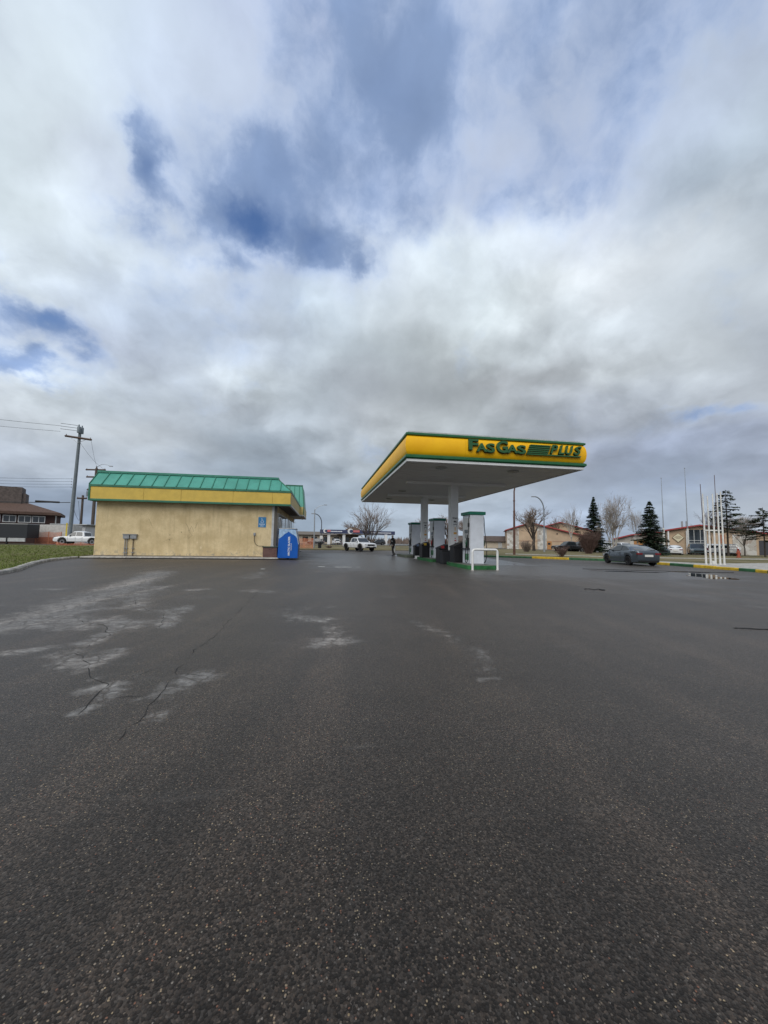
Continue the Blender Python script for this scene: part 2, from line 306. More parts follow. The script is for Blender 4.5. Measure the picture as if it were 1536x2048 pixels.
# ------------------------------------------------------------------ ground
def asphalt_fn(nt, g):
    worn = nt.attr('worn'); wet = nt.attr('wet')
    big = nt.noise(g, 0.35, 4, 0.55); mid = nt.noise(g, 2.2, 6, 0.6); fine = nt.noise(g, 38.0, 4, 0.7)
    # aggregate: each stone a cell, a few of them pale, tan or pinkish
    gw = nt.v('ADD', g, nt.sc(nt.noise(g, 90, 2, 0.5, col=True), 0.006))
    va = nt.n.new('ShaderNodeTexVoronoi'); va.feature = 'F1'; nt.put(va.inputs['Vector'], gw); va.inputs['Scale'].default_value = 110
    vb = nt.n.new('ShaderNodeTexVoronoi'); vb.feature = 'F1'; nt.put(vb.inputs['Vector'], gw); vb.inputs['Scale'].default_value = 48
    ra, rb_, rc = nt.xyz(va.outputs['Color']); sa, sb, sc_ = nt.xyz(vb.outputs['Color'])
    base = nt.mix(nt.ss(big, 0.3, 0.7), (0.024, 0.022, 0.021), (0.042, 0.038, 0.035))
    base = nt.mix(nt.m('MULTIPLY', nt.ss(mid, 0.4, 0.75), 0.45), base, (0.058, 0.051, 0.046))
    base = nt.mix(nt.m('MULTIPLY', nt.ss(fine, 0.35, 0.75), 0.4), base, (0.016, 0.015, 0.015))
    # matrix between stones is darker
    gap = nt.ss(va.outputs['Distance'], 0.30, 0.62)
    base = nt.mix(nt.m('MULTIPLY', gap, 0.55), base, (0.010, 0.010, 0.010))
    tone = nt.lin(nt.m('POWER', rc, 2.2), 0.0, 1.0, 0.35, 3.0)
    hue = nt.mix(rb_, (1.08, 0.98, 0.90), (0.94, 1.0, 1.06))
    base = nt.mix(1.0, nt.mix(1.0, base, nt.com(tone, tone, tone), 'MULTIPLY'), hue, 'MULTIPLY')
    stone = nt.ramp(rb_, [(0.0, (0.11, 0.10, 0.09)), (0.3, (0.19, 0.165, 0.13)), (0.5, (0.16, 0.085, 0.062)), (0.65, (0.27, 0.235, 0.17)), (0.85, (0.16, 0.16, 0.16))], 'CONSTANT')
    clump = nt.lin(nt.noise(g, 0.9, 4, 0.65), 0.40, 0.62, 0.97, 0.80)
    inside = nt.m('SUBTRACT', 1.0, nt.ss(va.outputs['Distance'], 0.25, 0.5))
    pick = nt.m('MULTIPLY', nt.m('GREATER_THAN', ra, clump), inside)
    col = nt.mix(pick, base, stone)
    inside2 = nt.m('SUBTRACT', 1.0, nt.ss(vb.outputs['Distance'], nt.lin(sc_, 0, 1, .10, .22), nt.lin(sc_, 0, 1, .18, .34)))
    pick2 = nt.m('MULTIPLY', nt.m('GREATER_THAN', sa, 0.93), inside2)
    pale = nt.ramp(sb, [(0.0, (0.19, 0.18, 0.16)), (0.25, (0.10, 0.095, 0.09)), (0.45, (0.19, 0.115, 0.085)), (0.6, (0.24, 0.20, 0.135)), (0.8, (0.14, 0.14, 0.135))], 'CONSTANT')
    col = nt.mix(pick2, col, pale)
    col = nt.mix(1.0, col, (0.93, 0.835, 0.74), 'MULTIPLY')
    # worn, dried-out binder: pale patches with a ragged edge
    rag = nt.m('ADD', nt.m('MULTIPLY', nt.m('SUBTRACT', nt.noise(g, 3.6, 9, 0.74), 0.5), 3.4), nt.m('MULTIPLY', nt.m('SUBTRACT', fine, 0.5), 0.7))
    wm = nt.ss(nt.m('ADD', worn, nt.m('MULTIPLY', rag, nt.ss(worn, 0.0, 0.35))), 0.12, 1.05)
    net = nt.vor(nt.v('ADD', g, nt.sc(nt.noise(g, 5, 4, .6, col=True), .22)), 3.4, 'DISTANCE_TO_EDGE')
    wm = nt.m('MULTIPLY', wm, nt.lin(net, 0.008, 0.06, 0.15, 1.0))
    wm = nt.m('MULTIPLY', wm, nt.lin(nt.noise(g, 9, 6, .7), 0.35, 0.62, 0.35, 1.0))
    wcol = nt.mix(nt.ss(nt.noise(g, 14, 5, 0.7), 0.3, 0.7), (0.17, 0.165, 0.158), (0.30, 0.292, 0.28))
    col = nt.mix(nt.m('MULTIPLY', wm, 0.88), col, wcol)
    x_, y_, z_ = nt.xyz(g)
    lane = nt.noise(nt.com(nt.m('MULTIPLY', nt.m('ADD', x_, nt.m('MULTIPLY', y_, -0.18)), 1.0), nt.m('MULTIPLY', y_, 0.10), 0.0), 1.3, 5, 0.6)
    col = nt.mix(nt.m('MULTIPLY', nt.ss(lane, 0.46, 0.70), 0.75), col, nt.mix(1.0, col, (1.9, 1.78, 1.66), 'MULTIPLY'))
    blot = nt.noise(g, 0.8, 7, 0.66)
    col = nt.mix(nt.m('MULTIPLY', nt.ss(blot, 0.54, 0.70), 0.55), col, nt.mix(1.0, col, (0.5, 0.5, 0.5), 'MULTIPLY'))
    oil = nt.ss(nt.noise(g, 1.9, 5, 0.55), 0.68, 0.78)
    col = nt.mix(nt.m('MULTIPLY', oil, 0.5), col, (0.012, 0.011, 0.011))
    seam = nt.ss(nt.noise(nt.com(nt.m('MULTIPLY', x_, 0.6), nt.m('MULTIPLY', y_, 2.4), 0.0), 1.2, 5, 0.6), 0.6, 0.8)
    col = nt.mix(nt.m('MULTIPLY', seam, 0.35), col, (0.115, 0.108, 0.10))
    # damp: darker and shinier
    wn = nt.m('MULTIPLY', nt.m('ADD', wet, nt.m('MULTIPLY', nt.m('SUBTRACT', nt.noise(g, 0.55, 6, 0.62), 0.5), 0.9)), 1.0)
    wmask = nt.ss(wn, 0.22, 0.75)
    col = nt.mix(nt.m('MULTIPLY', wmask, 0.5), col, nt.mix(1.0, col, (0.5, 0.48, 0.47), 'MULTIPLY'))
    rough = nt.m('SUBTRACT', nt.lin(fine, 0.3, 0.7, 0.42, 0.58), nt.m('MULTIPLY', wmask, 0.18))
    rough = nt.m('ADD', rough, nt.m('MULTIPLY', wm, 0.25))
    h = nt.m('ADD', nt.m('MULTIPLY', nt.m('SUBTRACT', 1.0, va.outputs['Distance']), 0.6), nt.m('MULTIPLY', fine, 0.5))
    h = nt.m('ADD', h, nt.m('MULTIPLY', mid, 0.4))
    return col, rough, nt.bump(h, 0.55, 0.006)
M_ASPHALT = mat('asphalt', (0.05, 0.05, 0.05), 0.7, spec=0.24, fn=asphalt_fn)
_b = M_ASPHALT.node_tree.nodes['Principled BSDF']        # sheen added to brighten the asphalt at grazing views
_b.inputs['Sheen Weight'].default_value = 0.11; _b.inputs['Sheen Roughness'].default_value = 0.5; _b.inputs['Sheen Tint'].default_value = (1.0, 0.93, 0.86, 1)
_b.inputs['Specular Tint'].default_value = (1.0, 0.90, 0.80, 1)

def frange(a, b, s):
    n = max(1, round((b - a) / s)); return [a + (b - a) * i / n for i in range(n + 1)]
def seg_dist(px, py, a, b):
    vx, vy = b[0] - a[0], b[1] - a[1]; L = vx * vx + vy * vy or 1e-9
    t = max(0, min(1, ((px - a[0]) * vx + (py - a[1]) * vy) / L))
    return math.hypot(px - a[0] - vx * t, py - a[1] - vy * t)

def build_lot():
    xs = [-70, -45, -30, -22] + frange(-16, 12, 0.11) + frange(12.4, 27, 0.4) + [32, 40, 55, 80, 110]
    ys = [-20, -10, -4] + frange(-2, 20, 0.11) + frange(20.4, 45, 0.4) + [50, 56, 62, 75, 100, 140, 200]
    nx, ny = len(xs), len(ys)
    me = bpy.data.meshes.new('parking_lot')
    me.from_pydata([(x, y, 0.0) for y in ys for x in xs], [], [(j * nx + i, j * nx + i + 1, (j + 1) * nx + i + 1, (j + 1) * nx + i) for j in range(ny - 1) for i in range(nx - 1)])
    worn = [0.0] * (nx * ny); wet = [0.0] * (nx * ny)
    import bisect
    for pts, w, s in WORN:
        w = w * 2.3
        m = w * 2.2
        i0 = bisect.bisect_left(xs, min(p[0] for p in pts) - m); i1 = bisect.bisect_right(xs, max(p[0] for p in pts) + m)
        j0 = bisect.bisect_left(ys, min(p[1] for p in pts) - m); j1 = bisect.bisect_right(ys, max(p[1] for p in pts) + m)
        for j in range(j0, min(j1, ny)):
            for i in range(i0, min(i1, nx)):
                dd = min(seg_dist(xs[i], ys[j], pts[q], pts[q + 1]) for q in range(len(pts) - 1))
                v = s * math.exp(-(dd / w) ** 2 * 0.9)
                k = j * nx + i
                if v > worn[k]: worn[k] = v
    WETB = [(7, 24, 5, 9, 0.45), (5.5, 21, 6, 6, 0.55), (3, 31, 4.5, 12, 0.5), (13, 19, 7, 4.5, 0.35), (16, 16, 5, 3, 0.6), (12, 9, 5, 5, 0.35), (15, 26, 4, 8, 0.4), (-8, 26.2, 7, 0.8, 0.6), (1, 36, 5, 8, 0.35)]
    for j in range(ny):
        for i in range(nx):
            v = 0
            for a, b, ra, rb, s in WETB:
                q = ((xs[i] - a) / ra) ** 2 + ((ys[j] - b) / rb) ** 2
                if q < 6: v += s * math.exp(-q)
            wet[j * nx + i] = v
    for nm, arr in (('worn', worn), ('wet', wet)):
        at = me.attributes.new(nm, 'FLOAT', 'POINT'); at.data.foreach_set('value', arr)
    me.materials.append(M_ASPHALT)
    return struct(link('parking_lot', me))
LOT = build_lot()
M_EARTH = mat('far_ground', (0.10, 0.085, 0.055), 0.95, var=0.35, vscale=0.05)
struct(MB().quad((-2500, -400, -0.06), (2500, -400, -0.06), (2500, 4000, -0.06), (-2500, 4000, -0.06)).build('ground', M_EARTH))

# cracks: jagged open joints, laid as thin dark ribbons
M_CRACK = mat('crack_fill', (0.020, 0.019, 0.018), 0.9)
def crack(pts, w0):
    rnd = random.Random(len(pts) * 13 + int(pts[0][1] * 100))
    fine = []
    for a, b in zip(pts, pts[1:]):
        L = math.hypot(b[0] - a[0], b[1] - a[1]); n = max(1, int(L / 0.09))
        for i in range(n):
            t = i / n; fine.append((a[0] + (b[0] - a[0]) * t + rnd.uniform(-.02, .02), a[1] + (b[1] - a[1]) * t + rnd.uniform(-.02, .02)))
    fine.append(pts[-1])
    L, Rr = [], []
    for i, p in enumerate(fine):
        a = fine[max(i - 1, 0)]; b = fine[min(i + 1, len(fine) - 1)]
        tx, ty = b[0] - a[0], b[1] - a[1]; q = math.hypot(tx, ty) or 1; tx, ty = tx / q, ty / q
        w = w0 * rnd.uniform(0.25, 1.1) * (0.3 if i in (0, len(fine) - 1) else 1)
        if rnd.random() < .22: w *= .12
        L.append((p[0] - ty * w, p[1] + tx * w, 0.003)); Rr.append((p[0] + ty * w, p[1] - tx * w, 0.003))
    n = len(fine)
    MB().add(L + Rr, [(i, i + 1, n + i + 1, n + i) for i in range(n - 1)]).build('crack', M_CRACK, LOT, fix=False)
for i, c in enumerate(CRACKS): crack(c, 0.0045 if i == 0 else 0.006 if i < 3 else 0.004)

# lawns, verges and streets
def grass_fn(nt, g, a=(0.10, 0.115, 0.026), b=(0.15, 0.155, 0.045), c=(0.16, 0.135, 0.075), dry=0.62):
    n = nt.noise(g, 0.7, 6, 0.6); f = nt.noise(g, 22, 5, 0.75); d = nt.noise(g, 0.22, 4, 0.55)
    col = nt.mix(nt.ss(f, 0.3, 0.7), a, b)
    col = nt.mix(nt.ss(nt.m('ADD', nt.m('MULTIPLY', n, 0.6), nt.m('MULTIPLY', d, 0.6)), dry - 0.08, dry + 0.14), col, c)
    return col, None, nt.bump(f, 0.8, 0.04)
M_LAWN = mat('lawn_turf', (0.06, 0.09, 0.03), 0.95, spec=0.2, fn=grass_fn)
M_VERGE = mat('dry_turf', (0.15, 0.13, 0.07), 0.95, spec=0.2, fn=lambda nt, g: grass_fn(nt, g, (0.085, 0.085, 0.035), (0.15, 0.13, 0.062), (0.21, 0.175, 0.10), 0.55))
M_CONC = mat('concrete', (0.40, 0.38, 0.345), 0.85, var=0.35, vscale=3.5, bump=0.25, bscale=30)
M_ROAD = mat('street_asphalt', (0.085, 0.083, 0.082), 0.75, var=0.2, vscale=0.5)
def sheet(name, pts, z, m, thick=0.0):
    mb = MB()
    if thick: mb.prism(pts, z - thick, z, 'z')
    else: mb.quad(*[(x, y, z) for x, y in pts])
    return struct(mb.build(name, m))
KL = [(-10.6, 13.2), (-10.9, 15.0), (-11.17, 16.23), (-11.55, 17.3), (-12.3, 18.8), (-13.3, 20.9), (-14.1, 22.9), (-14.55, 24.5), (-14.75, 25.8), (-14.77, 26.74)]
LAWN = sheet('lawn', [(p[0] - 0.16, p[1]) for p in KL] + [(-15.0, 27.6), (-15.0, 47), (-26, 56), (-80, 57), (-80, 8), (-10.8, 8)], 0.13, M_LAWN, 0.16)
def kerb_pieces(name, pts, w, h, mats, side=-1, parent=None, ch=0.03):
    """one stone per span; runs along pts, its width laid to one side"""
    out = []
    nrm = []
    for i in range(len(pts)):
        a = pts[max(i - 1, 0)]; b = pts[min(i + 1, len(pts) - 1)]
        tx, ty = b[0] - a[0], b[1] - a[1]; q = math.hypot(tx, ty); nrm.append((-ty / q * side, tx / q * side))
    for i in range(len(pts) - 1):
        a, b, na, nb = pts[i], pts[i + 1], nrm[i], nrm[i + 1]
        kr_ = random.Random(i * 7 + int(abs(a[0]) * 10)); dz = kr_.uniform(-.02, .01); c2 = ch * kr_.uniform(.7, 1.6); h_ = h + dz
        prof = [(0, -.02), (0.0, h_ - c2), (c2, h_), (w, h_), (w, -.02)]
        vs = [(a[0] + na[0] * u, a[1] + na[1] * u, v) for u, v in prof] + [(b[0] + nb[0] * u, b[1] + nb[1] * u, v) for u, v in prof]
        g_ = 0.004
        mb = MB().add(vs, [(0, 1, 2, 3, 4), (9, 8, 7, 6, 5)] + [(j, j + 5, (j + 1) % 5 + 5, (j + 1) % 5) for j in range(5)])
        out.append(mb.build(name, mats[i % len(mats)], parent))
    return out
def resample(pts, L):
    out = [pts[0]]
    for a, b in zip(pts, pts[1:]):
        n = max(1, round(math.hypot(b[0] - a[0], b[1] - a[1]) / L))
        out += [(a[0] + (b[0] - a[0]) * k / n, a[1] + (b[1] - a[1]) * k / n) for k in range(1, n + 1)]
    return out
kerb_root = thing('kerb', None, None); struct(kerb_root)
kerb_pieces('kerb_stone', resample(KL, 1.2), 0.19, 0.15, [M_CONC], side=1, parent=kerb_root, ch=0.04)
M_YEL = mat('kerb_yellow', (0.60, 0.40, 0.03), 0.65, var=0.25, vscale=4)
M_GRN = mat('kerb_green', (0.035, 0.12, 0.05), 0.65, var=0.3, vscale=4)
kr = thing('painted_kerb', None, None); struct(kr)
KR = [(21.9, 13.0), (22.6, 15.2), (23.1, 16.75), (23.35, 17.5), (23.42, 18.4), (23.5, 19.9), (23.55, 21.2), (23.65, 23.0), (23.75, 24.1), (23.9, 26.2), (23.2, 28.3), (21.1, 30.2), (18.9, 32.3), (16.6, 33.9), (13.5, 35.6)]
kerb_pieces('kerb_stone', KR, 0.22, 0.17, [M_YEL, M_GRN, M_YEL, M_GRN, M_YEL, M_YEL, M_GRN, M_YEL, M_GRN, M_GRN, M_GRN, M_YEL, M_GRN, M_GRN], side=-1, parent=kr)
sheet('verge', [(14.0, 36.2), (19.1, 32.8), (21.4, 30.6), (24.2, 28.4), (26.6, 27.2), (28.4, 24.0), (38.5, 26.0), (75, 30), (75, 46.5), (54.7, 46.5), (48.8, 48.9), (42.6, 53.4), (40.4, 63), (36.9, 71.9), (26, 71.9), (20, 50)], 0.10, M_VERGE, 0.13)
sheet('sidewalk', [(22.2, 13.2), (23.9, 17.0), (24.2, 22.9), (24.3, 26.5), (26.3, 27.0), (28.1, 23.8), (38.5, 25.7), (75, 29.7), (75, 26), (40, 20), (28, 13)], 0.11, M_CONC, 0.14)
sheet('footpath', [(20.5, 40.5), (31.5, 33.2), (42, 31.8), (75, 34.0), (75, 35.4), (42, 33.4), (32.2, 34.7), (21.2, 42)], 0.116, M_CONC, 0.02)
sheet('median', [(-30, 55.0), (3.8, 52.5), (14.5, 55.5), (18, 62), (24, 76), (-40, 76)], 0.10, M_VERGE, 0.13)
sheet('street', [(-40, 77), (24.2, 77), (60, 75), (110, 72), (110, 96), (-90, 96)], 0.004, M_ROAD)
sheet('far_verge', [(-40, 84), (26, 84), (30, 97), (-40, 97)], 0.10, M_VERGE, 0.13)
sheet('dirt_strip', [(-80, 57.2), (-26, 56.2), (-15.2, 47.2), (-15.2, 90), (-80, 90)], 0.012, M_EARTH)
# the raised concrete apron strips beside the pumps
M_PAD = mat('pale_concrete', (0.40, 0.39, 0.37), 0.6, var=0.25, vscale=1.2)
pad = struct(MB().quad((9.7, 22.5, 0.005), (13.2, 21.5, 0.005), (14.6, 33.2, 0.005), (9.9, 35.0, 0.005)).build('concrete_pad', mat('damp_concrete', (0.17, 0.165, 0.16), 0.32, var=0.3, vscale=0.8)))
# standing water
M_WATER = mat('water_film', (0.02, 0.02, 0.02), 0.03, spec=0.6)
def puddle(cx, cy, rx, ry, rz, seed):
    rnd = random.Random(seed); n = 40; pts = []
    ph = [(rnd.uniform(0, 6.28), rnd.uniform(.05, .22), k) for k in (2, 3, 4, 5, 7)]
    for i in range(n):
        a = 2 * math.pi * i / n; r = 1 + sum(m * math.sin(k * a + p) for p, m, k in ph)
        x, y = rx * r * math.cos(a), ry * r * math.sin(a)
        pts.append((cx + x * math.cos(rz) - y * math.sin(rz), cy + x * math.sin(rz) + y * math.cos(rz), 0.004))
    return struct(MB().quad(*pts).build('puddle', M_WATER))
puddle(17.5, 15.1, 1.55, 0.72, 1.0, 3)
puddle(15.6, 17.6, 1.5, 0.32, -0.35, 4)
puddle(18.9, 17.4, 0.9, 0.25, -0.5, 9)
puddle(6.9, 35.2, 0.8, 0.5, 0.2, 5)
# faded white dashes on the tarmac
M_LINE = mat('faded_road_paint', (0.42, 0.42, 0.40), 0.8, var=0.4, vscale=5)
for x0, x1, y0 in ((-0.1, 0.25, 20.3), (0.75, 1.6, 20.0), (-2.7, -2.5, 18.6), (1.9, 2.05, 20.1)):
    MB().quad((x0, y0 - .16, 0.004), (x1, y0 - .2, 0.004), (x1 + .02, y0 + .15, 0.004), (x0 + .03, y0 + .18, 0.004)).build('painted_line', M_LINE, LOT)

# ------------------------------------------------------------------ store
def stucco_fn(nt, g):
    f = nt.noise(g, 18, 7, 0.7); n = nt.noise(g, 1.3, 6, 0.62)
    col = nt.mix(nt.ss(n, 0.3, 0.72), (0.58, 0.45, 0.25), (0.78, 0.63, 0.38))
    col = nt.mix(nt.m('MULTIPLY', nt.ss(f, 0.35, 0.7), 0.35), col, (0.50, 0.385, 0.21))
    x, y, z = nt.xyz(g)
    # run-off streaks and splash-back staining, chipped render near the footing
    st = nt.noise(nt.com(nt.m('MULTIPLY', x, 3.0), y, nt.m('MULTIPLY', z, 0.25)), 1.6, 5, 0.65)
    col = nt.mix(nt.m('MULTIPLY', nt.ss(st, 0.50, 0.72), 0.42), col, (0.42, 0.32, 0.18))
    low = nt.m('SUBTRACT', 1.0, nt.ss(z, 0.12, 0.75))
    chip = nt.m('MULTIPLY', low, nt.ss(nt.noise(g, 3.4, 7, 0.7), 0.50, 0.62))
    scab = nt.m('MULTIPLY', nt.ss(nt.noise(g, 2.3, 8, 0.7), 0.62, 0.70), 0.5)
    col = nt.mix(scab, col, (0.80, 0.68, 0.46))
    col = nt.mix(nt.m('MULTIPLY', chip, 0.75), col, (0.27, 0.25, 0.22))
    h = nt.m('ADD', f, nt.m('MULTIPLY', nt.noise(g, 55, 4, 0.7), 0.5))
    return col, None, nt.bump(h, 0.7, 0.03)
M_STUCCO = mat('yellow_stucco', (0.6, 0.47, 0.27), 0.9, spec=0.25, fn=stucco_fn)
M_FASC = mat('yellow_fascia_panel', (0.63, 0.44, 0.085), 0.55, var=0.10, vscale=1.5)
M_TRIM = mat('green_trim', (0.035, 0.155, 0.095), 0.45, var=0.2, vscale=2.0)
M_ROOF = mat('green_roof_metal', (0.072, 0.31, 0.24), 0.42, var=0.13, vscale=0.9)
M_ROOFD = mat('green_seam_metal', (0.045, 0.22, 0.15), 0.42)
M_SOFF = mat('dark_soffit', (0.16, 0.14, 0.12), 0.8, var=0.2)
M_GREY = mat('grey_metal', (0.30, 0.31, 0.32), 0.45, metal=0.3, var=0.15, vscale=5)
M_LTGREY = mat('light_grey_paint', (0.48, 0.49, 0.48), 0.5, var=0.15)
M_DARK = mat('black_plastic', (0.012, 0.012, 0.014), 0.45)
M_GLASS = mat('dark_glass', (0.03, 0.038, 0.045), 0.06, spec=0.8)
M_WHITE = mat('white_paint', (0.72, 0.72, 0.71), 0.4, var=0.06, vscale=2)
M_TARF = mat('roof_membrane', (0.12, 0.12, 0.12), 0.9)
def brick_fn(nt, g):
    b = nt.n.new('ShaderNodeTexBrick'); x, y, z = nt.xyz(g)
    nt.put(b.inputs['Vector'], nt.com(nt.m('ADD', x, y), z, 0.0)); b.inputs['Scale'].default_value = 1.0
    b.inputs['Brick Width'].default_value = 0.22; b.inputs['Row Height'].default_value = 0.075; b.inputs['Mortar Size'].default_value = 0.006
    b.inputs['Color1'].default_value = (0.105, 0.05, 0.042, 1); b.inputs['Color2'].default_value = (0.15, 0.075, 0.06, 1); b.inputs['Mortar'].default_value = (0.14, 0.11, 0.10, 1)
    return b.outputs[0]
M_BRICK = mat('red_brown_brick', (0.13, 0.06, 0.05), 0.85, fn=brick_fn)

X0, X1, Y0, Y1 = -14.55, -3.1, 27.9, 46.0        # wall shell
FX0, FX1, FY0 = -14.82, -2.1, 27.38                # fascia planes
store = thing('store_building', 'low yellow stucco store with green metal mansard roof and yellow fascia', 'building', (-8.8, 27.9, 0))
MB().box(-14.75, -2.2, 26.95, 46.5, -0.05, 0.06).build('slab_footing', mat('dark_footing_wall', (0.07, 0.06, 0.055), .9, var=.4), store)
_rs = random.Random(3); _x = -14.75
while _x < -2.25:                                   # broken-edged slab bays
    _n = min(_x + _rs.uniform(.9, 1.9), -2.2); _f = 26.78 + _rs.uniform(-.03, .06)
    MB().add([(_x, _f, .055), (_n - .015, _f + _rs.uniform(-.03, .03), .055), (_n - .015, 46.5, .055), (_x, 46.5, .055), (_x, _f + .02, .115), (_n - .015, _f + .03, .115), (_n - .015, 46.5, .115), (_x, 46.5, .115)],
             [(0, 3, 2, 1), (4, 5, 6, 7), (0, 1, 5, 4), (1, 2, 6, 5), (2, 3, 7, 6), (3, 0, 4, 7)]).build('foundation_slab', M_CONC, store); _x = _n
MB().box(X0, X1, Y0, Y1, 0.117, 4.3).build('wall', M_STUCCO, store)
MB().box(X0 + 0.02, X1 - 0.9, Y0 - 0.012, Y0 - 0.001, 0.118, 0.165).build('base_strip', mat('dark_footing', (0.14, 0.12, 0.10), 0.9, var=0.3), store)
MB().box(X0 + .1, X1 - .1, Y0 + 0.9, Y1 - .1, 4.3, 5.35).build('roof_deck', M_TARF, store)
ZF0, ZF1, ZR = 3.70, 4.70, 5.66
# soffit under the overhang
MB().box(FX0 + .02, FX1 - .02, FY0 + .02, Y0 - .002, ZF0 + .03, ZF0 + .07).build('soffit', M_SOFF, store)
MB().box(X1 + .002, FX1 - .02, Y0 - .001, Y1, ZF0 + .03, ZF0 + .07).build('soffit', M_SOFF, store)
# fascia: panels between green edge trims
bx = [FX0 + .1, -11.55, -9.25, -5.95, -3.35, FX1 - .02]
for a, b in zip(bx, bx[1:]):
    MB().box(a + .006, b - .006, FY0, FY0 + .05, ZF0 + .11, ZF1 - .1, 0.006).build('fascia_panel', M_FASC, store)
MB().box(FX0 + .1, FX1 - .06, FY0 + .02, FY0 + .09, ZF0 + .08, ZF1 - .06).build('fascia_backing', mat('panel_joint', (0.30, 0.21, 0.06), 0.8), store)
by = [FY0 + .02, 31.2, 35.0, 38.9]
M_FASCS = mat('pale_fascia_panel', (0.58, 0.47, 0.20), 0.6, var=0.12)
for a, b in zip(by, by[1:]):
    MB().box(FX1 - .05, FX1, a + .05, b - .006, ZF0 + .11, ZF1 - .1, 0.006).build('fascia_panel', M_FASCS, store)
MB().box(FX1 - .12, FX1 - .03, FY0 + .05, 46, ZF0 + .08, ZF1 - .06).build('fascia_backing', MATS['panel_joint'], store)
MB().box(FX0, FX1 + .01, FY0 - .02, FY0 + .12, ZF0 - .02, ZF0 + .115, 0.012).build('edge_trim', M_TRIM, store)
MB().box(FX0 - .01, FX1 + .02, FY0 - .035, FY0 + .14, ZF1 - .10, ZF1 + .035, 0.012).build('edge_trim', M_TRIM, store)
MB().box(FX1 - .12, FX1 + .012, FY0 + .12, 46, ZF0 - .02, ZF0 + .115).build('edge_trim', M_LTGREY, store)
MB().box(FX1 - .13, FX1 + .022, FY0 + .14, 46, ZF1 - .10, ZF1 + .035).build('edge_trim', M_TRIM, store)
MB().box(FX0 - .005, FX0 + .105, FY0 - .03, FY0 + .2, ZF0 + .115, ZF1 - .1).build('corner_trim', M_TRIM, store)
MB().box(FX0 + .0, FX0 + .08, FY0 + .2, Y1, ZF0 - .02, ZF1 + .03).build('edge_trim', M_TRIM, store)
# front mansard: each sheet a piece with a standing seam on its left edge; the right end is hipped
def slope(x, t, lift=0.0):                     # t 0 at the eave, 1 at the ridge
    n = Vector((0, -0.72, 0.69)) * lift
    return (x, FY0 - .01 + 0.96 * t + n.y, ZF1 + .036 + (ZR - ZF1 - .04) * t + n.z)
npan = 17; pw = (FX1 - 0.0 - FX0) / npan
hip = 1.02                                      # ridge stops this far short of the right eave
for i in range(npan):
    a, b = FX0 + i * pw, FX0 + (i + 1) * pw
    lim = lambda x: 1.0 if x <= FX1 - hip else max(0.0, (FX1 - x) / hip)
    ta, tb = lim(a), lim(b)
    top = [(a, ta), (b, tb)] if not (a < FX1 - hip < b) else [(a, 1.0), (FX1 - hip, 1.0), (b, tb)]
    poly = [slope(a, 0, .012), slope(b, 0, .012)] + [slope(x, t, .012) for x, t in top[::-1] if t > 0.001]
    under = [slope(a, 0), slope(b, 0)] + [slope(x, t) for x, t in top[::-1] if t > 0.001]
    n = len(poly)
    pan = MB().add(poly + under, [tuple(range(n)), tuple(range(2 * n - 1, n - 1, -1))] + [(j, n + j, n + (j + 1) % n, (j + 1) % n) for j in range(n)]).build('roof_panel', M_ROOF, store)
    if i:
        s0, s1 = slope(a, 0.0, .012), slope(a, ta, .012); k0, k1 = slope(a, 0.0, .062), slope(a, ta, .062); w = .022
        MB().add([(s0[0] - w, *s0[1:]), (s0[0] + w, *s0[1:]), (k0[0] + w, *k0[1:]), (k0[0] - w, *k0[1:]), (s1[0] - w, *s1[1:]), (s1[0] + w, *s1[1:]), (k1[0] + w, *k1[1:]), (k1[0] - w, *k1[1:])],
                 [(0, 1, 2, 3), (7, 6, 5, 4), (3, 2, 6, 7), (0, 3, 7, 4), (1, 5, 6, 2)]).build('standing_seam', M_ROOFD, pan)
ry = FY0 - .01 + 0.96
MB().box(FX0 - .01, FX1 - hip + .05, ry - .11, ry + .16, ZR - .02, ZR + .13, 0.012).build('ridge_cap', mat('green_cap_metal', (0.05, 0.23, 0.165), .42, var=.12), store)
MB().quad(slope(FX0 - .004, 0), (FX0 - .004, ry, ZF1), slope(FX0 - .004, 1)).build('gable_end', M_TRIM, store)
MB().tube([slope(FX0 + .02, 0, .03), slope(FX0 + .02, 1, .03)], 0.035, 6).build('gable_trim', M_TRIM, store)
MB().tube([slope(FX1 - .01, 0.0, .03), slope(FX1 - hip, 1, .03)], 0.035, 6).build('hip_cap', M_TRIM, store)
# right-hand mansard, running back from the hip
def slopex(y, t, lift=0.0): return (FX1 + .0 - hip * t + .69 * lift, y, ZF1 + .036 + (ZR - ZF1 - .04) * t + .72 * lift)
ys_ = [FY0 + .0 + 0.75 * i for i in range(16)]
for a, b in zip(ys_, ys_[1:]):
    ta = min(1.0, (a - FY0) / .96); tb = min(1.0, (b - FY0) / .96)
    q = [slopex(a, 0, .012), slopex(b, 0, .012), slopex(b, tb, .012)] + ([slopex(a, ta, .012)] if ta > 0.01 else [])
    pan = MB().quad(*q).build('roof_panel', M_ROOF, store)
    MB().tube([slopex(b, 0, .03), slopex(b, tb, .03)], .025, 4).build('standing_seam', M_ROOFD, pan)
MB().box(FX1 - hip - .16, FX1 - hip + .05, ry + .16, 46, ZR - .055, ZR + .095).build('ridge_cap', M_TRIM, store)
